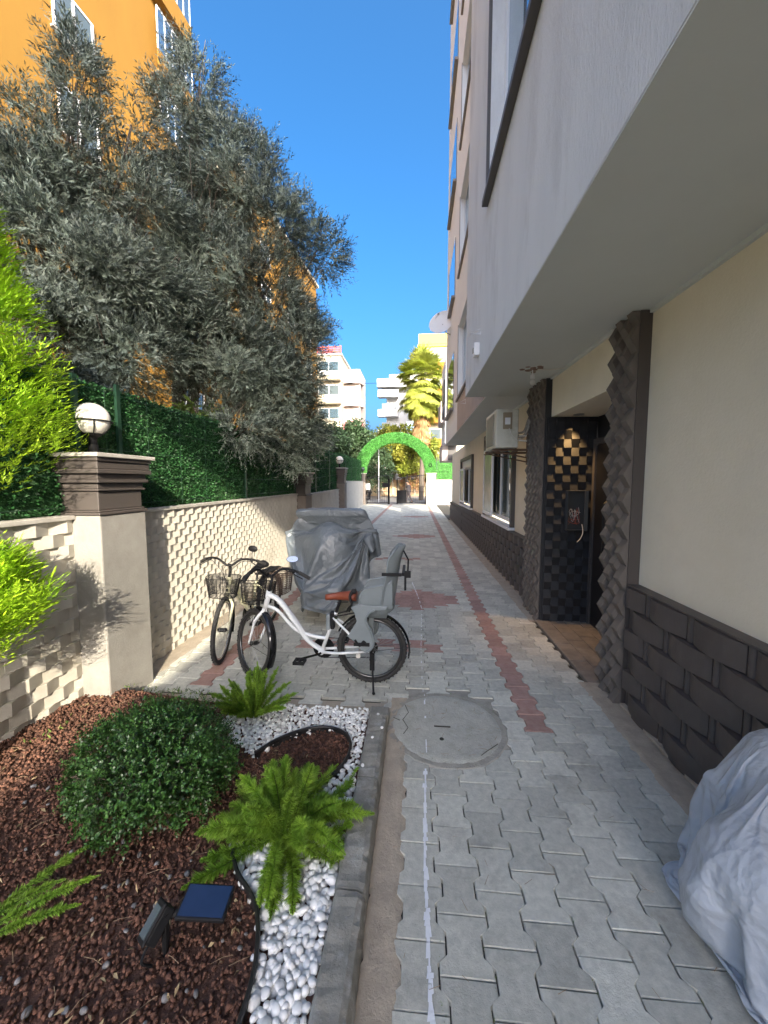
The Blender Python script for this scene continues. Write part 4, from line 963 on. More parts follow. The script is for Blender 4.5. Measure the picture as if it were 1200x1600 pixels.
cb=block('x',(-13.4,48,0),4.1,9,17.2,'cream2','cream apartment block with glazed balconies and a red roof rail',6,2.85,[(1.2,3.9,1.3)],None)
for k in range(1,6):
    z=.0+k*2.85; mb=MB(); mb.box(.6,-.9,z-.15,4.1,-.002,z); mb.box(.6,-.9,z+.001,4.1,-.78,z+.9); b=mb.build('balcony',M['cream2'],cb,local=True)
    mb=MB(); mb.lathe([(1.3,z-.1),(1.3,z+.85),(1.22,z+.86)],(4.1+1.2,2.5,0),16); mb.box(4.1,1.2,z-.1,5.3,6,z+.85); mb.build('rounded_balcony',M['pink'] if k==3 else M['beige'],cb,local=True)
mb=MB(); mb.box(4.1,1.8,0,6.2,7,16.0); mb.build('side_wall',M['beige'],cb,local=True)
mb=MB(); mb.box(.3,-.3,17.45,4.2,-.2,17.5)
for k in range(3): mb.box(.3,-.3,17.55+k*.25,4.2,-.22,17.68+k*.25)
for k in range(6): mb.box(.3+k*.76,-.32,17.4,.38+k*.76,-.2,18.3)
mb.build('roof_railing',M['redroof'],cb,local=True)
t_=thing('air_conditioner','tiny white air conditioner unit high on the cream block','air conditioner',(-11.2,47,14.6)); mb=MB(); mb.box(-11.7,46.8,14.5,-10.9,47.1,15.05); mb.build('casing',M['pvc'],t_); mb=MB(); mb.lathe([(.2,0),(.2,.02)],(0,0,0),16); mb.v=[(-11.3+x,46.79-z,14.78+y) for x,y,z in mb.v]; mb.build('fan_grille',M['acgrille'],t_)
wb=block('y',(-4.6,60,0),7.5,10,15.6,'white','white apartment block with balconies in the far middle',6,2.9,[(3.0,4.6,1.3),(5.6,6.8,1.3)],[(-1.2,1.9,1.4)],railmt='white')
mb=MB(); mb.box(.4,0,15.81,5.5,8,18.0); mb.build('penthouse',M['white'],wb,local=True)
mb=MB(); mb.box(-1.3,-1.6,15.82,4.5,-.21,17.0); mb.build('roof_canopy',M['white'],wb,local=True)
lb=block('z',(.2,46,0),6.5,8,17.2,'cream2','cream and yellow apartment block behind the palm tree',6,2.85,[(3.4,4.6,1.4)],[(1.0,3.0,1.0)],roofmt='lime',railmt='yellow')
mb=MB(); mb.box(.0,-.25,17.45,6,-.1,18.6); mb.build('roof_parapet',M['lime'],lb,local=True)
# overhead cable
mb=MB(); mb.tube([(-12,45+0,13.6)]+[(-12+x,45,13.6-.6*math.sin(PI*x/14)) for x in np.linspace(.5,13.5,12)]+[(2,45,13.9)],.022,4); o=mb.build('overhead_cable',M['black'],loc=(-12,45,13.6)); tag(o,'thin dark cable crossing the sky between far buildings','cable')
# unseen slab added behind the camera: shades the trees, lets sun reach the wall
t=thing('apartment_building','unseen block added behind the viewer to shape the sunlight','apartment building',(0,-14,0))
mb=MB(); mb.box(7.2,-14.6,0,8.2,-14,17.4); mb.box(-12,-14.4,10.45,7.1999,-14,17.4); mb.box(-12,-14.4,0,-11,-14.001,10.449); mb.build('wall',M['farwhite'],t)
mb=MB()
for k in range(5):
    for x in (7.5,): mb.box(x,-13.999,1+k*3,x+.4,-13.96,2.5+k*3)
mb.build('window',M['glass'],t)
t=thing('occluder','unseen flat-roofed annex behind the viewer along the right side of the alley','occluder',(1.7,-7,0))  # out of view, added to keep direct sun off the paving
mb=MB(); mb.box(1.72,-13.9,0,4,-1.52,4.72); mb.build('wall',M['fascia'],t)
mb=MB(); mb.box(1.66,-13.92,4.721,4.05,-1.51,4.78); mb.build('roof',M['coping'],t)
# ================================================================== VEGETATION
def twig_leaves(starts,dirs,Ls,per,leafL,leafW,droop=.25,spread=.75):
    n=len(starts); ts=np.linspace(.12,1,per); k=len(ts)
    S_=np.repeat(starts,k,0); D_=np.repeat(nrm(dirs),k,0); T=np.tile(ts,n)[:,None]; L_=np.repeat(Ls,k)[:,None]
    P=S_+D_*T*L_; P[:,2]-=(droop*(T*T)*L_)[:,0]
    side=nrm(np.cross(D_,rvec(n*k))); d=D_*.75+side*spread; d[:,2]-=.15*T[:,0]
    return leaves(P,d,side+.3*rvec(n*k),RNG.uniform(.7,1.2,n*k)*leafL,RNG.uniform(.8,1.2,n*k)*leafW,fold=.25)
def olive_tree(lab,base,trunks,clumps,per_clump):
    t=thing('olive_tree',lab,'tree',base)
    mb=MB(); bx,by,bz=base
    fork=(bx,by,bz+1.4)
    mb.tube(spl([(bx,by,bz-.1),(bx+.05,by,bz+.7),fork],4),np.linspace(.17,.12,9),10)
    for c,r,_ in clumps:
        mid=((fork[0]+c[0])/2+RNG.normal(0,.12),(fork[1]+c[1])/2+RNG.normal(0,.12),(fork[2]+c[2])/2+RNG.normal(0,.1))
        P=spl([fork,mid,c],5); mb.tube(P,np.linspace(.06,.012,len(P)),6)
        for q in range(7):
            d=rvec(1)[0]; e=Vector(c)+Vector((d[0]*r[0],d[1]*r[1],abs(d[2])*r[2]*.9)); s=P[len(P)//2+RNG.integers(0,len(P)//2)]
            mb.tube([s,(s+e)/2+Vector(RNG.normal(0,.06,3)),e],[.014,.008,.004],5)
    mb.build('trunk',M['bark'],t,smooth=True)
    Vo=[];Fo=[];n0=0;vr=[];mi=[]
    for ci,(c,r,dn) in enumerate(clumps):
        n=int(per_clump*dn); r=np.array(r)
        # sub-clusters give light and dark masses with gaps
        ns=16; sub=rvec(ns)*RNG.uniform(.45,1,(ns,1))*r; sub[:,2]*=.95
        k=RNG.integers(0,ns,n); dd=rvec(n)*RNG.uniform(.0,1,(n,1))**.5
        st=np.array(c)+sub[k]+dd*r*.34
        outd=nrm(sub[k]/r+.8*dd); outd[:,2]+=.55; outd+=.5*rvec(n)
        V,F=twig_leaves(st,outd,RNG.uniform(.14,.36,n),14,.060,.0130)
        Vo.append(V);Fo.append(F+n0);n0+=len(V)
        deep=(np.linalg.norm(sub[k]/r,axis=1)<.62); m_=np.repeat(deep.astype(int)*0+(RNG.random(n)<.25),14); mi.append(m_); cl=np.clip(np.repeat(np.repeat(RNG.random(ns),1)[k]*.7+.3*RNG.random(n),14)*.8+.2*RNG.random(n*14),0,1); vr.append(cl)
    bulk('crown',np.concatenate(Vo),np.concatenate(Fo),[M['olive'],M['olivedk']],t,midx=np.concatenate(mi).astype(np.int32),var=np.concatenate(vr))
    return t
def px2w(px,py,Y):   # construction aid used once to lay out the crowns in metres
    return None
CL_A = [((-4.15, 4.2, 5.54), (0.39, 0.46, 0.39), 0.45), ((-3.93, 4.5, 6.33), (0.18, 0.22, 0.54), 0.35), ((-4.08, 4.2, 4.94), (0.49, 0.59, 0.49), 0.9), ((-3.84, 4.5, 5.32), (0.41, 0.49, 0.56), 0.8), ((-3.58, 4.9, 6.2), (0.41, 0.49, 0.33), 0.22), ((-4.15, 4.1, 4.22), (0.41, 0.49, 0.55), 1), ((-3.65, 4.3, 4.17), (0.57, 0.69, 0.65), 1.4), ((-3.48, 4.8, 5.11), (0.48, 0.58, 0.56), 0.6), ((-3.85, 4.2, 3.36), (0.49, 0.59, 0.42), 1.5), ((-3.47, 4.5, 3.34), (0.56, 0.67, 0.49), 1.7), ((-3.36, 4.8, 4.26), (0.48, 0.58, 0.56), 1.2), ((-3.85, 4.6, 3.88), (0.61, 0.74, 0.61), 1.2)]
CL_B = [((-3.38, 6.2, 7.94), (0.31, 0.37, 0.64), 0.4), ((-3.42, 6.0, 6.95), (0.5, 0.6, 0.6), 0.75), ((-2.97, 6.2, 6.85), (0.62, 0.74, 0.62), 1), ((-3.35, 5.8, 5.85), (0.63, 0.75, 0.72), 1.1), ((-2.68, 6.2, 6.18), (0.62, 0.74, 0.67), 1.0), ((-2.2, 6.4, 5.7), (0.59, 0.7, 0.53), 0.8), ((-1.64, 6.5, 5.53), (0.37, 0.44, 0.41), 0.35), ((-3.03, 5.7, 4.78), (0.76, 0.75, 0.67), 1.3), ((-2.38, 6.0, 4.63), (0.6, 0.72, 0.75), 1.1), ((-3.25, 5.5, 3.71), (0.6, 0.71, 0.64), 1.5), ((-2.63, 5.7, 3.49), (0.57, 0.68, 0.71), 1.6), ((-2.25, 6.1, 3.3), (0.56, 0.67, 0.71), 1.4), ((-2.16, 6.2, 4.32), (0.57, 0.68, 0.62), 1.0), ((-1.88, 6.3, 3.75), (0.37, 0.44, 0.73), 0.6), ((-2.47, 5.3, 2.53), (0.28, 0.34, 0.4), 0.5), ((-2.23, 6.3, 2.62), (0.47, 0.57, 0.63), 0.9), ((-1.91, 6.5, 2.75), (0.33, 0.39, 0.65), 0.6)]

olive_tree('large grey-green olive tree with a broad crown on the left, beside the conifer',(-4.6,4.5,0),1,CL_A,1050)
olive_tree('second olive tree, leaning over the hedge toward the alley and the sky',(-4.0,6.0,0),1,CL_B,1150)

# ---- big conifer
def conifer(lab,base,z0,z1,rmax,n,seed,peak=.35,squash=1.0,pw=1.0):
    R=np.random.default_rng(seed); t=thing('conifer',lab,'conifer',base)
    mb=MB(); mb.tube([(base[0],base[1],base[2]-.05),(base[0],base[1],z1-.25)],[.05,.015],8); mb.build('trunk',M['bark'],t)
    h=R.random(n)**.85; a=R.uniform(0,2*PI,n); prof=np.where(h<peak,.72+.28*(h/peak),((1-h)/(1-peak))**pw)
    # plates: quantise angle/height to give tufted masses
    nt=260; th=R.random(nt); ta=R.uniform(0,2*PI,nt); k=R.integers(0,nt,n); h=np.clip(th[k]+R.normal(0,.022,n),0,1); a=ta[k]+R.normal(0,.17,n)
    prof=np.where(h<peak,.70+.30*(h/peak),(np.clip(1-h,0,1)/(1-peak))**pw)
    rr=rmax*prof*(R.uniform(.86,1.12,nt)[k]); dep=R.random(n)**.45
    P=np.stack([base[0]+rr*dep*np.cos(a),base[1]+rr*dep*np.sin(a)*squash,z0+(z1-z0)*h+dep*.12*R.random(n)-.03],1)
    D=np.stack([np.cos(a)*.8,np.sin(a)*.8,np.full(n,.55)],1)+.30*R.normal(size=(n,3))
    per=9; ts=np.linspace(0,1,per); L_=R.uniform(.06,.12,n)
    Pp=np.repeat(P,per,0)+np.repeat(nrm(D),per,0)*(np.tile(ts,n)*np.repeat(L_,per))[:,None]
    Dn=np.repeat(nrm(D),per,0); tang=np.cross(Dn,np.array([0,0,1.])); sgn=np.where(np.arange(len(Pp))%2==0,1,-1)[:,None]
    d=Dn*.9+nrm(tang)*sgn*.55*(1-np.tile(ts,n)[:,None]*.7)+.12*R.normal(size=Pp.shape)
    V,F=leaves(Pp,d,np.cross(tang,Dn)+.3*R.normal(size=Pp.shape),R.uniform(.022,.042,len(Pp)),.0085)
    vr=np.clip(np.repeat(R.random(nt)[k],per)*.5+np.repeat(dep**3,per)*.0+.5*R.random(len(Pp)),0,1)
    bulk('crown',V,F,M['thuja'],t,var=vr)
conifer('tall bright yellow-green conifer overhanging the wall at the left edge',(-2.92,2.12,.05),1.62,3.9,.74,17000,3,peak=.12,pw=.75)
conifer('small yellow-green conifer growing in the bed at the left edge',(-2.36,1.72,.12),.84,1.42,.40,4500,5,peak=.45,pw=.6)
# dark filler shrub behind conifer
def leafy_blob(name,lab,cat,base,c,r,n,lf,mt,seed,ns=40,inner=.55,trunk=True,trunkr=.06,var_amp=.6,wfac=.55,parts=('crown','trunk')):
    R=np.random.default_rng(seed); t=thing(name,lab,cat,base)
    if trunk:
        mb=MB(); P=spl([(base[0],base[1],base[2]-.05),(base[0]*.7+c[0]*.3,base[1]*.7+c[1]*.3,(base[2]+c[2])/2),tuple(c)],4); mb.tube(P,np.linspace(trunkr,trunkr*.4,len(P)),8)
        for q in range(9):
            d=R.normal(size=3);d/=np.linalg.norm(d); e=Vector(c)+Vector(tuple(d*np.array(r)*.75)); mb.tube([P[5 if len(P)>5 else -1],(P[-1]+e)/2,e],[trunkr*.4,trunkr*.22,trunkr*.08],5)
        mb.build(parts[1],M['bark'],t,smooth=True)
    sub=R.normal(size=(ns,3)); sub/=np.linalg.norm(sub,axis=1)[:,None]; sub*=R.uniform(inner,1.0,(ns,1))
    k=R.integers(0,ns,n); d=R.normal(size=(n,3)); d/=np.linalg.norm(d,axis=1)[:,None]; rad=R.uniform(.12,.34,ns)[k][:,None]
    P=np.array(c)+(sub[k]+d*rad*R.random((n,1))**.4)*np.array(r)
    D=d*.8+R.normal(0,.5,(n,3)); N_=d+R.normal(0,.5,(n,3))+np.array([0,0,.5])
    V,F=leaves(P,D,N_,R.uniform(.6,1.25,n)*lf,R.uniform(.7,1.1,n)*lf*wfac,fold=.25)
    vr=np.clip(R.random(ns)[k]*.5+.5*R.random(n),0,1); bulk(parts[0],V,F,mt,t,var=vr); return t
leafy_blob('shrub','dark leafy shrub behind the hedge, between the conifer and the olive tree','shrub',(-3.3,3.3,0),(-3.3,3.4,2.35),(.55,.7,.55),14000,.05,M['olivedk'],8)
leafy_blob('shrub','broad-leaved shrub poking over the hedge under the olive tree','shrub',(-3.0,5.1,.2),(-2.95,5.1,2.60),(.28,.35,.22),260,.13,M['weed'],9,wfac=.4)
# ---- boxwood
def boxwood():
    c=np.array([-1.33,1.76,.28]); r=np.array([.40,.345,.285]); R=np.random.default_rng(12)
    t=thing('boxwood_bush','round dark green clipped boxwood bush in the middle of the mulch bed','bush',(c[0],c[1],.05))
    mb=MB()
    for q in range(34):
        d=R.normal(size=3); d[2]=abs(d[2]); d/=np.linalg.norm(d); e=c+d*r*.92; m_=(c+e)/2+R.normal(0,.02,3); mb.tube([(c[0]+R.normal(0,.02),c[1]+R.normal(0,.02),.04),tuple(m_),tuple(e)],[.006,.004,.002],5)
    mb.build('stems',M['bark'],t)
    ns=520; sd=R.normal(size=(ns,3)); sd/=np.linalg.norm(sd,axis=1)[:,None]; sd[:,2]=np.where(sd[:,2]<-.55,-sd[:,2],sd[:,2]); lump=1+.09*np.sin(5*sd[:,0]+2)*np.sin(6*sd[:,1])+R.normal(0,.035,ns)
    Pn=c+sd*r*lump[:,None]*(.86)
    n=ns*6; k=np.repeat(np.arange(ns),6); dirs=nrm(sd[k]*1.0+.55*R.normal(size=(n,3))+np.array([0,0,.35])); L_=R.uniform(.03,.075,n)
    per=8; T=np.tile(np.linspace(.1,1,per),n); kk=np.repeat(np.arange(n),per)
    P=Pn[k][kk]+R.normal(0,.014,(n,3))[kk]+dirs[kk]*(T*L_[kk])[:,None]
    side=nrm(np.cross(dirs[kk],R.normal(size=(len(kk),3)))); d=dirs[kk]*.6+side
    V,F=leaves(P,d,dirs[kk]+.3*R.normal(size=(len(kk),3)),R.uniform(.010,.018,len(kk)),R.uniform(.008,.012,len(kk)),fold=.2)
    # inner fill
    m=9000; q=R.normal(size=(m,3)); q/=np.linalg.norm(q,axis=1)[:,None]; P2=c+q*r*R.uniform(.35,.86,(m,1)); V2,F2=leaves(P2,R.normal(size=(m,3)),R.normal(size=(m,3)),.018,.012)
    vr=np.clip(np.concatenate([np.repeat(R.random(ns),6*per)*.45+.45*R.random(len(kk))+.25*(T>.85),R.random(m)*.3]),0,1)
    bulk('foliage',np.concatenate([V,V2]),np.concatenate([F,F2+len(V)]),M['boxleaf'],t,var=vr)
boxwood()
# ---- foxtail ferns
def fern(lab,base,n,Lr,rad,seed,up=(.5,1.3),az=None,droop=.5,fixed=None):
    R=np.random.default_rng(seed); t=thing('foxtail_fern',lab,'fern',base)
    Vs=[];Fs=[];vr=[];n0=0; mb=MB()
    for k in range(n):
        if fixed and k<len(fixed): a,e,L_=fixed[k]
        else:
            a=R.uniform(*az) if az else 2*PI*k/n+R.normal(0,.25); e=R.uniform(*up); L_=R.uniform(*Lr)
        d=np.array([math.cos(a)*math.cos(e),math.sin(a)*math.cos(e),math.sin(e)]); dr=droop*R.uniform(.6,1.3)*L_
        m=26; T=np.linspace(0,1,m); st=np.array(base)+np.array([math.cos(a),math.sin(a),0])*.03
        bend=R.normal(0,.08,2)*L_; C=st+np.outer(T*L_,d); C[:,2]-=dr*T**2*(1.0 if e<1.1 else .3); C[:,0]+=bend[0]*T**2; C[:,1]+=bend[1]*T**2
        C[:,2]=np.maximum(C[:,2],np.where((C[:,0]>-.345)&(C[:,0]<-.17),.125,base[2]+.02))
        mb.tube([tuple(p) for p in C[::5]],.0022,4)
        nn=int(L_*4600); tt=R.random(nn)**.8; ii=tt*(m-1); i0=np.clip(ii.astype(int),0,m-2); f=(ii-i0)[:,None]; P=C[i0]*(1-f)+C[i0+1]*f; tg=nrm(C[i0+1]-C[i0])
        pr=rad*np.clip(np.minimum((1-tt)*4.0+.12,.55+tt),.1,1); q=nrm(np.cross(tg,R.normal(size=(nn,3))))
        dd=q*.9+tg*.55; V,F=leaves(P,dd,R.normal(size=(nn,3)),pr*R.uniform(.45,1.25,nn)*(1+.25*np.sin(tt*40+k)),.0028)
        Vs.append(V);Fs.append(F+n0);n0+=len(V); vr.append(np.clip(R.random()*.35+.55*R.random(nn)+.15*tt,0,1))
    mb.build('stems',M['weed'],t); bulk('fronds',np.concatenate(Vs),np.concatenate(Fs),M['fern'],t,var=np.concatenate(vr))
fern('large bright green foxtail fern spilling over the white pebbles','',0,0,0,0) if False else None
fern('large bright green foxtail fern spilling over the white pebbles',(-.62,1.66,.06),64,(.25,.46),.040,21,up=(.15,1.35),droop=.42)
fern('smaller foxtail fern in front of the white bicycle wheel',(-1.17,2.58,.05),40,(.26,.42),.026,22,up=(.65,1.5),droop=.22)
fern('foxtail fern fronds entering at the lower left corner of the bed',(-1.66,1.02,.10),4,(.45,.62),.022,23,az=(.35,.95),up=(.35,.6),droop=.30)
# weeds near wall
n=900; x=RNG.uniform(-2.35,-1.35,n); y=RNG.uniform(1.7,2.8,n); k=(np.sin(x*7)+np.sin(y*9+1)>.55); x=x[k];y=y[k]; n=len(x); P=np.stack([x,y,[bed_z(a,b) for a,b in zip(x,y)]],1)
x2=RNG.uniform(-2.2,-1.5,420); y2=RNG.uniform(2.6,2.86,420); P=np.concatenate([P,np.stack([x2,y2,np.full(420,.06)],1)]); n=len(P)
V,F=leaves(P,RNG.normal(0,.7,(n,3))+np.array([0,0,.6]),rvec(n),RNG.uniform(.015,.045,n),RNG.uniform(.004,.010,n)); tag(bulk('ground_cover',V,F,M['weed'],var=RNG.random(n),kind='stuff'),'low green weeds growing through the mulch beside the wall','weeds')
# ---- far trees
def far_tree(lab,base,c,r,n,lf,mt,seed,tr=.18,name='leafy_tree'): leafy_blob(name,lab,'tree',base,c,r,n,lf,M[mt],seed,ns=70,inner=.35,trunkr=tr)
far_tree('dark leafy tree left of the arch behind the hedge',(-8.2,33,0),(-8.2,33,4.6),(2.3,2.0,2.6),9000,.30,'darkleaf',31)
far_tree('dark round tree touching the left shoulder of the arch',(-6.0,36,0),(-5.9,36,5.0),(2.3,2.0,2.5),9000,.30,'darkleaf',32)
far_tree('greyish tree over the hedge between second and third pillars',(-7.2,24,0),(-7.0,24,3.6),(1.8,1.6,2.0),7000,.18,'olivedk',33)
far_tree('sunlit yellow-green tree framed by the arch',(-1.0,37.5,.2),(-.6,37,4.6),(2.9,2.0,2.3),14000,.26,'limeleaf',34)
far_tree('dark shrub seen through the left half of the arch',(-3.4,35,.1),(-3.3,35,2.9),(1.35,1.2,1.9),6000,.20,'darkleaf',35)
far_tree('yellow-green tree rising above the top of the arch',(-2.4,42,.2),(-2.2,42,5.7),(3.2,2,2.1),9000,.32,'limeleaf',36)
leafy_blob('flowering_shrub','reddish flowering shrub over the street wall behind the right gate leaf','shrub',(-.6,38.2,.2),(-.3,38,2.1),(1.5,.7,1.0),4000,.18,M['turfpink'],37,ns=30)
# ---- palm
def palm():
    R=np.random.default_rng(9); b=(.45,33.5,.15); t=thing('palm_tree','tall fan palm with brown skirt of dead fronds beside the far building','palm tree',b)
    mb=MB(); mb.tube([(b[0],b[1],0),(b[0]+.1,b[1],5),(b[0],b[1],10.5)],[.24,.2,.2],10); mb.build('trunk',M['bark'],t)
    def fans(n,zr,er,Lr,dead,nm,mt):
        Vs=[];Fs=[];n0=0;vr=[]
        for k in range(n):
            a=R.uniform(0,2*PI); e=R.uniform(*er); L_=R.uniform(*Lr); z=R.uniform(*zr)
            d=np.array([math.cos(a)*math.cos(e),math.sin(a)*math.cos(e),math.sin(e)]); o=np.array([b[0],b[1],z])+d*.25*(0 if dead else 1)
            tip=o+d*L_; s=np.cross(d,[0,0,1.]); s/=np.linalg.norm(s)+1e-9; u=np.cross(s,d)
            m=22; an=np.linspace(-1.35,1.35,m) if not dead else np.linspace(-.35,.35,m)
            dd=np.outer(np.cos(an),d)+np.outer(np.sin(an),s)+R.normal(0,.06,(m,3)); dd[:,2]-=.35*(not dead)
            LL=R.uniform(.75,1.05,m)*(.95 if not dead else 1.1)
            V,F=leaves(np.repeat(tip[None],m,0),dd,np.repeat(u[None],m,0),LL,.11 if not dead else .07,fold=.2)
            pet=np.array([[*(o-s*.02)],[*(o+s*.02)],[*(tip+s*.02)],[*(tip-s*.02)]]); V=np.concatenate([V,pet]); F=np.concatenate([F,[[m*4,m*4+1,m*4+2,m*4+3]]])
            Vs.append(V);Fs.append(F+n0);n0+=len(V);vr.append(np.full(len(F),R.random()))
        bulk(nm,np.concatenate(Vs),np.concatenate(Fs),M[mt],t,var=np.concatenate(vr))
    fans(150,(10.1,10.9),(-.8,1.3),(.8,1.5),False,'green_fronds','palmleaf')
    fans(130,(9.2,10.4),(-1.35,-.45),(1.0,2.0),False,'lower_fronds','palmleaf')
    fans(260,(6.4,9.6),(-1.45,-1.1),(.4,1.2),True,'dead_fronds','palmdry')
palm()
# ================================================================== DRAPED COVERS (settled once by the cloth solver)
def drape(name,lab,cat,loc,mt,rings,support,seed,nu=110,nv=70,frames=34,thick=.0,grow=1.06,quality=6,bend=.6,lift=.03,noise=.03):
    R=np.random.default_rng(seed)
    Z=[r[0] for r in rings]; s=np.array([0]+list(np.cumsum([math.dist(rings[i][:5],rings[i+1][:5]) for i in range(len(rings)-1)]))); s/=s[-1]
    fa=[(R.integers(3,9),R.uniform(0,6.28),R.uniform(.4,1),R.uniform(-2,2)) for _ in range(7)]
    def fn(u,v):
        i=np.interp(v,s,np.arange(len(s))); i0=min(int(i),len(s)-2); f=i-i0; q=[a+(b-a)*f for a,b in zip(rings[i0],rings[i0+1])]
        a=2*PI*u; ca,sa=math.cos(a),math.sin(a); p=2/q[5]; x=math.copysign(abs(ca)**p,ca)*q[3]*grow; y=math.copysign(abs(sa)**p,sa)*q[4]*grow
        d=noise*sum(k[2]*math.sin(k[0]*a+k[1]+4*k[3]*v) for k in fa)*min(1,v*3); l=math.hypot(x,y)+1e-6
        return (q[1]+x+x/l*d,q[2]+y+y/l*d,q[0]+lift)
    mb=MB(); mb.grid(nu,nv,fn,closeu=True); mb.add([mb.v[i] for i in range(nu)],[tuple(range(nu))])
    o=mb.build('cloth_tmp',mt,None,smooth=True)
    bmx=bmesh.new(); bmx.from_mesh(o.data); bmesh.ops.remove_doubles(bmx,verts=bmx.verts,dist=.0008); bmx.to_mesh(o.data); bmx.free()
    cols=[]
    for mbs in support:
        c=mbs.build('support_tmp',mt); c.modifiers.new('c','COLLISION'); c.collision.thickness_outer=.008; c.collision.cloth_friction=25; cols.append(c)
    m=o.modifiers.new('cloth','CLOTH'); st=m.settings; st.quality=quality; st.mass=.25; st.tension_stiffness=25; st.compression_stiffness=25; st.shear_stiffness=8; st.bending_stiffness=bend; st.air_damping=1.5
    st.tension_damping=8; st.compression_damping=8; st.shear_damping=8; st.bending_damping=.8
    m.collision_settings.collision_quality=3; m.collision_settings.distance_min=.008; m.collision_settings.use_self_collision=False
    S.frame_start=1; S.frame_end=frames+1; m.point_cache.frame_start=1; m.point_cache.frame_end=frames+1
    for f in range(1,frames+1): S.frame_set(f)
    dg=bpy.context.evaluated_depsgraph_get(); me=bpy.data.meshes.new_from_object(o.evaluated_get(dg))
    S.frame_set(1)
    for c in cols+[o]: bpy.data.objects.remove(c,do_unlink=True)
    t=thing(name,lab,cat,loc); n=bpy.data.objects.new('cover_sheet',me); COL.objects.link(n); n.parent=t
    for v in me.vertices: v.co-=Vector(loc)
    me.polygons.foreach_set('use_smooth',[True]*len(me.polygons))
    ss=n.modifiers.new('sub','SUBSURF'); ss.levels=1; ss.render_levels=1
    return t
def rod(a,b,r): mb=MB(); mb.tube([a,b],r,12); return mb
def slab(x0,y0,z0,x1,y1,z1): mb=MB(); mb.box(x0,y0,z0,x1,y1,z1); return mb
def egg(c,r): mb=MB(); mb.sphere(c,r,16); return mb
floor_=slab(-3,3.2,-.3,3,8,.012)
drape('covered_scooter','grey tarpaulin cover draped over a parked scooter behind the white bicycle','covered scooter',(-.98,5.3,0),M['cover'],
 [(1.42,-1.08,5.0,.02,.02,2.6),(1.42,-1.08,5.0,.56,.26,3.2),(1.22,-1.10,4.98,.70,.42,2.8),(.95,-1.12,5.0,.74,.56,2.4),(.60,-1.12,5.10,.68,.84,2.3),(.28,-1.12,5.1,.62,.98,2.3),(-.20,-1.12,5.1,.60,1.02,2.5)],
 [floor_,slab(-1.53,4.88,1.31,-.57,5.12,1.37),rod((-1.74,4.93,1.06),(-.48,4.93,1.10),.06),egg((-1.1,4.82,.72),(.34,.24,.5)),slab(-1.34,4.42,.02,-.90,6.1,.42),egg((-1.1,5.75,.72),(.26,.6,.2)),rod((-1.53,4.93,1.30),(-1.74,4.88,1.06),.05),rod((-.60,4.93,1.30),(-.48,4.88,1.10),.05)],4,nu=170,nv=90,frames=44,noise=.04,bend=.35,lift=.25)
drape('covered_object','translucent pale plastic sheet draped over something at the right edge by the dark wall','covered object',(1.42,1.38,0),M['plastic'],
 [(.77,1.50,1.52,.02,.02,2.2),(.77,1.50,1.52,.20,.18,2.4),(.65,1.44,1.46,.33,.30,2.4),(.45,1.40,1.40,.42,.42,2.4),(.2,1.42,1.34,.40,.46,2.4),(-.12,1.44,1.32,.38,.48,2.5)],
 [slab(.3,.2,-.3,3,3,.012),egg((1.52,1.56,.52),(.18,.19,.22)),slab(1.30,1.20,.02,1.70,1.72,.45),egg((1.22,1.36,.35),(.14,.18,.15)),egg((1.28,1.08,.20),(.12,.10,.20))],17,nu=150,nv=84,frames=40,noise=.04,lift=.14,bend=.3)

# ================================================================== SOLAR SPOTLIGHT
t=thing('solar_light','black solar garden spotlight with dark blue panel standing in the mulch','solar light',(-.86,1.22,.06))
mb=MB(); Rm=Matrix.Translation((-.76,1.235,.205))@Matrix.Rotation(math.radians(4),4,'Z')@Matrix.Rotation(math.radians(8),4,'X')@Matrix.Rotation(math.radians(3),4,'Y')
mb.box(-.088,-.055,-.008,.088,.055,.008,rot=Rm); mb.build('panel_tray',M['black'],t,bevel=.004)
mb=MB(); mb.box(-.080,-.048,.0083,.080,.048,.0105,rot=Rm); mb.build('solar_panel',M['solar'],t)
mb=MB(); Rh=Matrix.Translation((-.915,1.19,.16))@Matrix.Rotation(math.radians(-22),4,'Z')@Matrix.Rotation(math.radians(38),4,'X')@Matrix.Rotation(math.radians(-25),4,'Y')@Matrix.Scale(.95,4)
mb.box(-.030,-.055,-.022,.030,.055,.022,rot=Rh); mb.box(-.036,-.062,.0225,.036,.062,.034,rot=Rh); mb.build('lamp_head',M['black'],t,bevel=.006)
mb=MB(); mb.box(-.026,-.045,.0345,.026,.045,.037,rot=Rh); mb.build('lamp_lens',M['glass'],t)
mb=MB(); mb.tube([(-.90,1.215,.16),(-.85,1.225,.175),(-.80,1.235,.195)],.011,8); mb.tube([(-.895,1.20,.19),(-.895,1.195,.08),(-.90,1.19,-.02)],[.014,.012,.004],8); mb.tube(spl([(-.92,1.15,.14),(-.93,1.12,.10),(-.91,1.14,.06)],5),.005,6); mb.build('stake',M['black'],t)
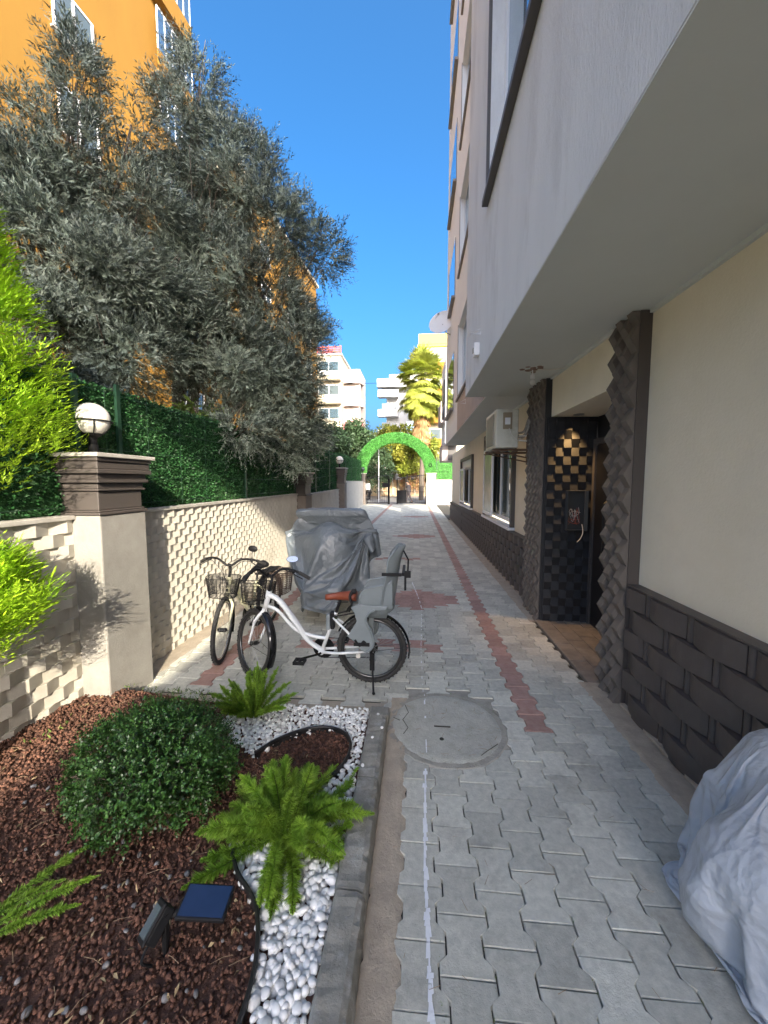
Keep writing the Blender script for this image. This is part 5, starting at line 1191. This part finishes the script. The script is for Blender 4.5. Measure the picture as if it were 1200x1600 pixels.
# ================================================================== BICYCLES
def ring(c,r,rt,seg=48,ax='y',m=8,flat=None):
    return [(c[0]+r*math.cos(a),c[1],c[2]+r*math.sin(a)) for a in np.linspace(0,2*PI,seg+1)[:-1]]
def wheel(root,c,R,Mx,rimm,nsp=28,name='wheel',disc=True):
    "wheel in the xz plane about c, moved by matrix Mx"
    T=lambda L:[tuple(Mx@Vector(p)) for p in L]
    mb=MB(); rt=.022; mb.tube(ring(c,R-rt,rt,64),rt,10,closed=True)
    for k in range(90):   # tread blocks
        a=2*PI*k/90; s=(-1)**k*.010
        p=[(c[0]+(R-.003)*math.cos(a+d),c[1]+s+e,c[2]+(R-.003)*math.sin(a+d)) for d in(-.02,.02) for e in (-.007,.007)]
        q=[(c[0]+(R+.003)*math.cos(a+d),c[1]+s+e,c[2]+(R+.003)*math.sin(a+d)) for d in(-.016,.016) for e in (-.006,.006)]
        mb.add(p+q,[(4,5,7,6),(0,1,5,4),(2,3,7,6),(0,2,6,4),(1,3,7,5)])
    mb.v=T(mb.v); w_=mb.build(name,M['rubber'],root,local=True,smooth=False)
    mb=MB(); r1=R-.046
    for r,y in ((r1,.010),(r1,-.010),(r1-.012,.008),(r1-.012,-.008)): pass
    seg=64; prof=[(r1+.008,-.012),(r1+.008,.012),(r1-.008,.011),(r1-.014,.004),(r1-.014,-.004),(r1-.008,-.011)]
    n=len(prof); vs=[];fs=[]
    for i in range(seg):
        a=2*PI*i/seg
        for r,y in prof: vs.append((c[0]+r*math.cos(a),c[1]+y,c[2]+r*math.sin(a)))
    for i in range(seg):
        for k in range(n): fs.append((i*n+k,i*n+(k+1)%n,((i+1)%seg)*n+(k+1)%n,((i+1)%seg)*n+k))
    mb.add(vs,fs); mb.v=T(mb.v); mb.build('rim',rimm,w_,local=True,smooth=True)
    mb=MB()
    for k in range(nsp):
        a=2*PI*k/nsp; s=(-1)**k; b=a+(.55 if (k//2)%2 else -.55); mb.tube([(c[0]+.02*math.cos(b),c[1]+s*.024,c[2]+.02*math.sin(b)),(c[0]+(r1-.012)*math.cos(a),c[1],c[2]+(r1-.012)*math.sin(a))],.0012,4)
    mb.v=T(mb.v); mb.build('spokes',M['steel'],w_,local=True)
    mb=MB(); mb.tube([(c[0],-.045,c[2]),(c[0],-.03,c[2]),(c[0],.03,c[2]),(c[0],.045,c[2])],[.012,.020,.020,.012],12); mb.v=T(mb.v); mb.build('hub',M['darksteel'],w_,local=True)
    return w_
def bike(root,fm,steer,R=.303,wb=1.08,mirror_side=-1,basket=True,saddle=True,rimf=None,stepthru=True):
    rear=Vector((0,0,R)); fr=Vector((wb,0,R)); T=lambda pts,Mx:[tuple(Mx@Vector(p)) for p in pts]
    I=Matrix.Identity(4)
    ax0=Vector((wb-.045,0,R)); hb=Vector((wb-.135,0,.63)); ht=Vector((wb-.175,0,.79))
    axd=(ht-hb).normalized()
    SM=Matrix.Translation(hb)@Matrix.Rotation(steer,4,axd)@Matrix.Translation(-hb)
    wheel(root,rear,R,I,rimf or M['rimdark']); wheel(root,fr,R,SM,rimf or M['steel'] if rimf else M['rimdark'])
    bb=Vector((.44,0,.27)); st=Vector((.325,0,.58))
    # frame
    mb=MB()
    mb.tube(spl([tuple(ht-axd*.03),(wb-.27,0,.70),(wb-.42,0,.50),(wb-.52,0,.355),tuple(bb)],8),[.030]*8+[.034]*8+[.032]*8+[.028]*9,12,flat=.7)
    mb.tube(spl([tuple(hb+axd*.03),(wb-.25,0,.615),(wb-.40,0,.455),(.53,0,.40),(.42,0,.385),tuple(bb+(st-bb)*.42)],8),.0155,10)
    mb.tube([tuple(bb),tuple(st+(st-bb)*.12)],.0165,10); mb.tube([tuple(hb),tuple(ht)],.024,12)
    for s in (1,-1):
        mb.tube([(.43,s*.035,.27),(.30,s*.055,.272),(.0,s*.062,R)],[.013,.012,.009],8); mb.tube([(.335,s*.02,.575),(.18,s*.055,.44),(.0,s*.062,R)],[.011,.010,.008],8)
    mb.tube([(.44,-.04,.27),(.44,.04,.27)],.026,12)
    mb.build('frame',fm,root,local=True,smooth=True)
    # fork (steers)
    mb=MB(); cr=hb-axd*.015
    for s in (1,-1): mb.tube(spl([tuple(cr+Vector((0,s*.012,.0))),tuple(cr+Vector((.03,s*.058,-.075))),(wb-.06,s*.060,.46),(wb,s*.055,R)],6),np.linspace(.016,.009,19),8)
    mb.tube([tuple(cr+Vector((0,0,-.01))),tuple(cr+Vector((0,0,.02)))],.026,10); mb.v=T(mb.v,SM); mb.build('fork',fm,root,local=True,smooth=True)
    # handlebar
    top=ht+axd*.12
    mb=MB(); mb.tube([tuple(ht),tuple(top)],.013,8); mb.tube([tuple(top),tuple(top+Vector((.05,0,.015)))],.014,8)
    c=top+Vector((.05,0,.015))
    hp=[(c.x-.15,.30,c.z-.01),(c.x-.07,.22,c.z+.045),(c.x-.01,.11,c.z+.055),(c.x,.03,c.z),(c.x,-.03,c.z),(c.x-.01,-.11,c.z+.055),(c.x-.07,-.22,c.z+.045),(c.x-.15,-.30,c.z-.01)]
    mb.tube(spl(hp,6),.0115,8); mb.v=T(mb.v,SM); h_=mb.build('handlebar',M['black'],root,local=True,smooth=True)
    for s in (1,-1):
        mb=MB(); mb.tube([(c.x-.095,s*.245,c.z+.032),(c.x-.165,s*.318,c.z-.015)],.0165,10); mb.v=T(mb.v,SM); mb.build('grip',M['rubber'],h_,local=True)
        mb=MB(); mb.tube(spl([(c.x-.045,s*.19,c.z+.04),(c.x-.02,s*.24,c.z+.01),(c.x-.08,s*.30,c.z-.03)],5),.005,6); mb.sphere((c.x-.06,s*.205,c.z+.04),.018,8); mb.v=T(mb.v,SM); mb.build('brake_lever',M['black'],h_,local=True)
    mb=MB()
    for s in (1,-1):
        mb.tube(spl([(c.x-.04,s*.19,c.z+.03),(c.x+.08,s*.13,c.z+.05),(c.x+.10,s*.03,c.z-.06),(c.x+.02,0,c.z-.22),(c.x-.01,.02*s,c.z-.34)],6),.0028,5)
        mb.tube(spl([(c.x-.05,s*.20,c.z+.03),(c.x+.05,s*.10,c.z+.08),(c.x+.07,-s*.03,c.z-.02),(c.x-.02,-s*.03,c.z-.20)],6),.0025,5)
    mb.v=T(mb.v,SM); mb.build('brake_cable',M['black'],root,local=True)
    # basket
    if basket:
        mb=MB(); x0=hb.x+.055; zt=ht.z+.055; zb=hb.z+.03
        def bp(u,v):  # u around, v height
            a=2*PI*u; ca,sa=math.cos(a),math.sin(a); sx=math.copysign(abs(ca)**.6,ca); sy=math.copysign(abs(sa)**.6,sa); k=.78+.22*v
            return (x0+.10+sx*.105*k,sy*.155*k,zb+(zt-zb)*v)
        for v in np.linspace(0,1,15): mb.tube([bp(u,v) for u in np.linspace(0,1,29)[:-1]],.0022 if 0<v<1 else .004,4,closed=True)
        for u in np.linspace(0,1,65)[:-1]: mb.tube([bp(u,0),bp(u,1)],.0018,4)
        for k in range(9): mb.tube([(x0+.02,-.12+.03*k,zb),(x0+.18,-.12+.03*k,zb)],.0014,4)
        mb.tube([(x0,0,zb+.02),(x0-.05,0,zb+.02)],.008,6)
        mb.v=T(mb.v,SM); b_=mb.build('basket',M['black'],root,local=True)
    # mirror
    s=mirror_side; mb=MB(); o=Vector((c.x-.06,s*.205,c.z+.04)); e=o+Vector((.02,s*.01,.125)) if s>0 else o+Vector((.03,s*.0,.11))
    mb.tube(spl([tuple(o),tuple(o+(e-o)*.4+Vector((.02,0,0))),tuple(e)],5),.004,6); mb.v=T(mb.v,SM); mr=mb.build('mirror',M['darksteel'],root,local=True)
    # saddle
    if saddle:
        mb=MB()
        def sf(u,v):
            x=.465-.275*v; wd=.022+.065*max(0,(v-.30)/.70)**1.3 if v>.3 else .022+.004*v; wd*= (1-max(0,(v-.93)/.07)**2*.4); wd*=(1-max(0,(.06-v)/.06)**2*.6)
            a=2*PI*u; zc=.745+.012*math.sin(v*3)-.02*(1-v)*v+.018*v; hgt=.026+.022*v
            return (x+.0,wd*math.cos(a),zc+hgt*math.sin(a)*(1 if math.sin(a)>0 else .9))
        SX=-.06
        mb.grid(22,18,lambda u,v:tuple(Vector(sf(u,v))+Vector((SX,0,0))),closeu=True); n=22
        mb.add([mb.v[i] for i in range(22)],[tuple(range(22))]); mb.add([mb.v[17*22+i] for i in range(22)],[tuple(range(22))])
        mb.build('saddle',M['leather'] if fm is M['bikewhite'] else M['black'],root,local=True,smooth=True)
        mb=MB(); mb.tube([tuple(st+(st-bb)*.05),(.275,0,.72)],.0135,8); mb.tube([(.30,0.03,.715),(.20,.03,.72)],.004,5); mb.tube([(.30,-.03,.715),(.20,-.03,.72)],.004,5); mb.build('seat_post',M['black'],root,local=True)
        mb=MB(); mb.tube([(st.x-.01,-.03,.575),(st.x-.01,.03,.575)],.012,8); mb.tube([(st.x-.01,-.025,.582),(st.x-.01,.025,.582)],.021,12); mb.build('seat_clamp',M['chrome'],root,local=True)
    # drivetrain
    mb=MB(); mb.tube([(.44,-.055,.27),(.44,-.061,.27)],.095,28); mb.build('chainring',M['gloss'],root,local=True)
    mb=MB(); mb.tube([(.44,.055,.27),(.445,.068,.268),(.60,.078,.225)],.010,8); mb.tube([(.44,-.068,.27),(.28,-.078,.315)],.010,8); cr_=mb.build('crank',M['gloss'],root,local=True)
    for (x,y,z) in ((.605,.125,.222),(.275,-.125,.316)):
        mb=MB(); mb.box(x-.048,y-.045,z-.013,x+.048,y-.030,z+.013); mb.box(x-.048,y+.030,z-.013,x+.048,y+.045,z+.013); mb.box(x-.048,y-.03,z-.010,x-.036,y+.03,z+.010); mb.box(x+.036,y-.03,z-.010,x+.048,y+.03,z+.010); mb.tube([(x,y-.05,z),(x,y+.05,z)],.011,8); mb.build('pedal',M['black'],cr_,local=True)
    mb=MB(); 
    for zz,z2 in ((.355,.355),(.185,.26)): pass
    mb.tube([(.44,-.058,.365),(0,-.05,R+.045)],.004,5); mb.tube([(.44,-.058,.176),(.02,-.05,.20)],.004,5); mb.build('chain',M['darksteel'],root,local=True)
    mb=MB()
    for k in range(6): mb.tube([(0,-.030-.004*k,R),(0,-.0325-.004*k,R)],.050-.005*k,20)
    mb.build('sprockets',M['darksteel'],root,local=True)
    mb=MB(); mb.box(-.015,-.075,R-.15,.02,-.055,R-.02); mb.tube([(.0,-.06,R-.06),(.0,-.068,R-.06)],.022,12); mb.tube([(.01,-.06,R-.13),(.01,-.068,R-.13)],.022,12); mb.build('derailleur',M['black'],root,local=True)
    mb=MB(); mb.tube([(0,.062,R),(0,.085,R),(-.004,.09,R)],[.014,.012,.004],8); mb.box(-.03,.066,R-.16,.01,.078,R-.01); mb.tube([(-.01,.075,R-.06),(-.035,.20,.012)],.0085,8); mb.sphere((-.036,.203,.014),.014,8); mb.build('kickstand',M['black'],root,local=True)
    # fenders
    def fender(c,a0,a1,Mx,name):
        mb=MB(); n=26; rr=R+.018
        def ff(u,v):
            a=math.radians(a0+(a1-a0)*v); y=(u-.5)*2; r=rr+.012*(1-y*y)-.0
            return (c[0]+r*math.cos(a),y*.031,c[2]+r*math.sin(a))
        mb.grid(9,n,ff)
        def ff2(u,v):
            p=ff(u,v); d=Vector((p[0]-c[0],0,p[2]-c[2])).normalized()*.003; return (p[0]-d.x,p[1],p[2]-d.z)
        mb.grid(9,n,ff2)
        mb.v=T(mb.v,Mx); f_=mb.build(name,M['gloss'],root,local=True,smooth=True)
        mb=MB(); a=math.radians(a1+(12 if a1>a0 else -12) if False else a1-(18 if a1>a0 else -18))
        for s in (1,-1): mb.tube([(c[0],s*.06,c[2]),(c[0]+rr*math.cos(a),s*.031,c[2]+rr*math.sin(a))],.002,4)
        mb.v=T(mb.v,Mx); mb.build('fender_stay',M['darksteel'],f_,local=True)
    fender(rear,28,192,I,'fender'); fender(fr,95,205,SM,'fender')
    mb=MB(); q=Vector((wb*.0,0,0)); mb.lathe([(.0,0),(.022,.0),(.022,.004),(0,.004)],(0,0,0),14); mb.v=[(.12+x,.004+z,.235+y) for x,y,z in mb.v]; mb.build('reflector',M['ivory'],root,local=True)
    return SM,c,mr,e
root=thing('bicycle','white step-through bicycle with brown saddle and grey child seat','bicycle',(-.372,3.21,0),PI)
SM,c,mr,e=bike(root,M['bikewhite'],math.radians(-40))
def mirror_head(e,SM,mr,nv,mt,w_=.058,h_=.034):
    # oval head about e with normal nv (bike space, after steering)
    E_=SM@e; nv=Vector(nv).normalized(); a=nv.cross(Vector((0,0,1))).normalized(); b=a.cross(nv)
    mb=MB(); mb.grid(24,6,lambda u,v:E_+a*(w_*math.cos(2*PI*u)*max(.01,math.sin(PI*.5*(v))))+b*(h_*math.sin(2*PI*u)*max(.01,math.sin(PI*.5*v)))-nv*(.022*math.cos(PI*.5*v)),closeu=True); mb.build('mirror_shell',M['black'],mr,local=True,smooth=True)
    mb=MB(); mb.add([E_+a*(w_*.93*math.cos(t_))+b*(h_*.93*math.sin(t_))+nv*.001 for t_ in np.linspace(0,2*PI,25)[:-1]],[tuple(range(24))]); mb.build('mirror_glass',mt,mr,local=True)
mirror_head(e,SM,mr,(.0,.72,.62),M['mirror'])
# handlebar lock, bottle-shaped battery etc. on the seat tube
mb=MB(); mb.box(.362,-.022,.46,.40,.022,.60,rot=None); mb.build('frame_lock',M['seatgrey'],root,local=True,bevel=.012)
mb=MB(); mb.box(.325,-.03,.47,.362,.03,.62); mb.build('lock_holder',M['black'],root,local=True,bevel=.01)
# cables to child seat carrier
mb=MB()
for s in (1,-1): mb.tube(spl([(.33,s*.03,.585),(.16,s*.055,.63),(.02,s*.06,.655),(-.10,s*.05,.66)],5),.006,6)
mb.build('seat_carrier',M['black'],root,local=True)
# child seat: side outline (bike x forward, z up) mirrored to a tub shell
def child_seat(root):
    S0=MB(); ox=.0
    # world px reference: back top -> x=-.26,z=1.19 ; front -> x=.12,z=.9
    back=[(-.215,.70),(-.215,.80),(-.235,.95),(-.27,1.08),(-.295,1.19)]
    # backrest shell: curved across y
    def bk(u,v,off=0):
        z=.66+(1.21-.66)*v; xc=np.interp(z,[.66,.80,.95,1.08,1.21],[-.165,-.195,-.215,-.235,-.275])
        hw=np.interp(z,[.66,.80,.95,1.10,1.18,1.21],[.13,.145,.15,.145,.115,.07]); y=(u*2-1)
        wrap=np.interp(z,[.66,.85,1.0,1.12,1.21],[.10,.10,.085,.10,.05]); return (xc+wrap*abs(y)**2.6+off*(1-0),y*(hw+off),z)
    S0.grid(17,16,lambda u,v:bk(u,v)); S0.grid(17,16,lambda u,v:bk(u,v,.014) if False else tuple(Vector(bk(u,v))+Vector((-.014,(u*2-1)*.012,0))))
    # seat tub with arm rests
    def tub(u,v,off=0):
        # v along x from back (-.18) to front (.17); u across
        x=-.185+.285*v; y=(u*2-1); hw=.135+off; wallh=np.interp(v,[0,.12,.8,.93,1],[.24,.21,.185,.13,.02]); fl=.70-.02*v-off
        yy=abs(y)
        if yy<.72: return (x,math.copysign(yy/.72*hw*.93,y),fl)
        t_=(yy-.72)/.28; return (x,math.copysign(hw*(.93+.10*min(1,t_*1.5)),y),fl+(wallh+off)*t_)
    S0.grid(25,16,lambda u,v:tub(u,v)); S0.grid(25,16,lambda u,v:tub(u,v,.012))
    S0.tube([tuple(Vector(tub(0,v,.006))) for v in np.linspace(0,1,12)],.011,6); S0.tube([tuple(Vector(tub(1,v,.006))) for v in np.linspace(0,1,12)],.011,6)
    S0.tube([tuple(Vector(bk(0,v))+Vector((-.005,0,0))) for v in np.linspace(.0,1,14)],.010,6); S0.tube([tuple(Vector(bk(1,v))+Vector((-.005,0,0))) for v in np.linspace(0,1,14)],.010,6); S0.tube([tuple(Vector(bk(u,1))+Vector((-.005,0,0))) for u in np.linspace(0,1,12)],.011,6)
    # under body
    S0.prism([(.02,.66),(-.16,.66),(-.20,.70),(-.185,.72),(.17,.70),(.15,.66)],lambda p:(p[0],-.10,p[1]-.0),lambda p:(p[0],.10,p[1]))
    S0.prism([(-.15,.655),(-.17,.69),(-.05,.69),(.06,.655),(.02,.60),(-.13,.60)],lambda p:(p[0],-.07,p[1]),lambda p:(p[0],.07,p[1]))
    o=S0.build('child_seat',M['seatgrey'],root,local=True,smooth=False); 
    for p in o.data.polygons: p.use_smooth=True
    # leg guards, both sides
    for s in (1,-1):
        g_=MB(); poly=[(.165,.72),(.10,.745),(-.02,.735),(-.165,.735),(-.155,.70),(-.0,.69),(.03,.66),(.02,.60),(-.02,.53),(-.045,.45),(-.03,.38),(.03,.335),(.085,.36),(.13,.42),(.20,.47),(.165,.53),(.12,.60),(.135,.66)]
        g_.prism(poly,lambda p:(p[0]*.9,s*.148,p[1]),lambda p:(p[0]*.9,s*.168,p[1])); g_.build('leg_guard',M['seatgrey'],o,local=True,bevel=.006)
        g_=MB(); g_.tube(spl([(-.045,s*.172,.70),(.0,s*.174,.68),(.03,s*.176,.62),(-.01,s*.176,.53),(-.035,s*.176,.45),(-.02,s*.174,.385),(.03,s*.172,.345)],5),.011,6); g_.build('guard_rib',mat('seat_rib',(.17,.195,.205),.4),o,local=True)
        g_=MB(); g_.box(.0,s*.170 if s>0 else s*.185,.40,.13,s*.185 if s>0 else s*.170,.425); g_.tube(spl([(.02,s*.18,.41),(.05,s*.18,.44),(.08,s*.18,.40),(.12,s*.18,.45)],4),.009,6); g_.build('foot_strap',M['black'],o,local=True)
    g_=MB(); g_.grid(13,12,lambda u,v:tuple(Vector(bk(.14+.72*u,.08+.86*v))+Vector((.016+.006*math.sin(18*v),0,0)))); g_.grid(13,10,lambda u,v:tuple(Vector(tub(.18+.64*u,.03+.75*v))+Vector((0,0,.014+.004*math.sin(20*u))))); g_.build('padding',M['padding'],o,local=True,smooth=True)
    g_=MB()
    g_.box(-.285,-.155,.985,-.262,.155,1.012); g_.box(-.262,.150,.985,-.10,.170,1.010); g_.box(-.30,.152,.87,-.282,.168,1.0,rot=Matrix.Rotation(0,4,'Y')); g_.tube([(-.275,.13,1.19),(-.315,.15,1.12),(-.31,.16,1.02)],.008,6); g_.box(-.335,.150,.975,-.285,.172,1.03)
    g_.build('harness_strap',M['black'],o,local=True,bevel=.003)
    g_=MB(); g_.tube(spl([(.14,.12,.86),(.17,.14,.80),(.15,.15,.74),(.18,.13,.70),(.20,.10,.66)],5),.009,6); g_.tube(spl([(.13,.05,.84),(.17,.06,.78),(.16,.08,.72),(.19,.05,.64)],5),.008,6); g_.sphere((.13,.138,.845),(.022,.008,.022),10); g_.build('buckle_strap',M['black'],o,local=True)
    g_=MB(); g_.tube([(-.10,-.05,.66),(.0,-.05,.60),(.08,-.03,.64)],.007,6); g_.box(-.02,.01,.34,.02,.05,.60); g_.build('mount_block',M['seatgrey'],o,local=True,bevel=.006)
child_seat(root)
root2=thing('bicycle','older pale-framed bicycle with wire basket leaning by the zigzag wall','bicycle',(-1.80,4.52,0),math.radians(-90-4))
SM2,c2,mr2,e2=bike(root2,M['bikecream'],math.radians(16),R=.315,wb=1.05,mirror_side=1,rimf=M['chrome'])
root2.rotation_euler[1]=math.radians(0)
mirror_head(e2,SM2,mr2,(-.9,.2,.1),mat('mirror_dark',(.02,.02,.02),.1))
mb=MB()
x0,zt,zb=-.12,.66,.40
def bp(u,v):
    a=2*PI*u; ca,sa=math.cos(a),math.sin(a); sx=math.copysign(abs(ca)**.5,ca); sy=math.copysign(abs(sa)**.5,sa); k=.75+.25*v; return (.0+sx*.16*k,.17+sy*.11*k,zb+(zt-zb)*v)
for v in np.linspace(0,1,12): mb.tube([bp(u,v) for u in np.linspace(0,1,25)[:-1]],.003 if 0<v<1 else .006,4,closed=True)
for u in np.linspace(0,1,45)[:-1]: mb.tube([bp(u,0),bp(u,1)],.0025,4)
mb.build('side_basket',mat('brown_wire',(.09,.06,.045),.6),root2,local=True)
mb=MB(); mb.box(-.2,-.07,.655,.22,.07,.668); mb.tube([(-.12,.06,.65),(0,.065,.315)],.006,6); mb.tube([(-.12,-.06,.65),(0,-.065,.315)],.006,6); mb.build('rear_rack',M['black'],root2,local=True)

# repeats share a group
GR=dict(wall_pillar='pillars along the garden wall',garden_wall='garden wall sections',foxtail_fern='foxtail ferns in the bed',olive_tree='olive trees behind the hedge',conifer='yellow-green conifers at the left edge',bicycle='bicycles parked by the garden wall',apartment_building='apartment buildings around the alley',leafy_tree='leafy trees beyond the arch',shrub='shrubs behind the hedge',gate_post='posts of the gate')
for o in list(COL.objects):
    k=o.name.split('.')[0]
    if o.parent is None and k in GR and 'group' not in o and o.get('kind') is None: o['group']=GR[k]
S.frame_set(1)
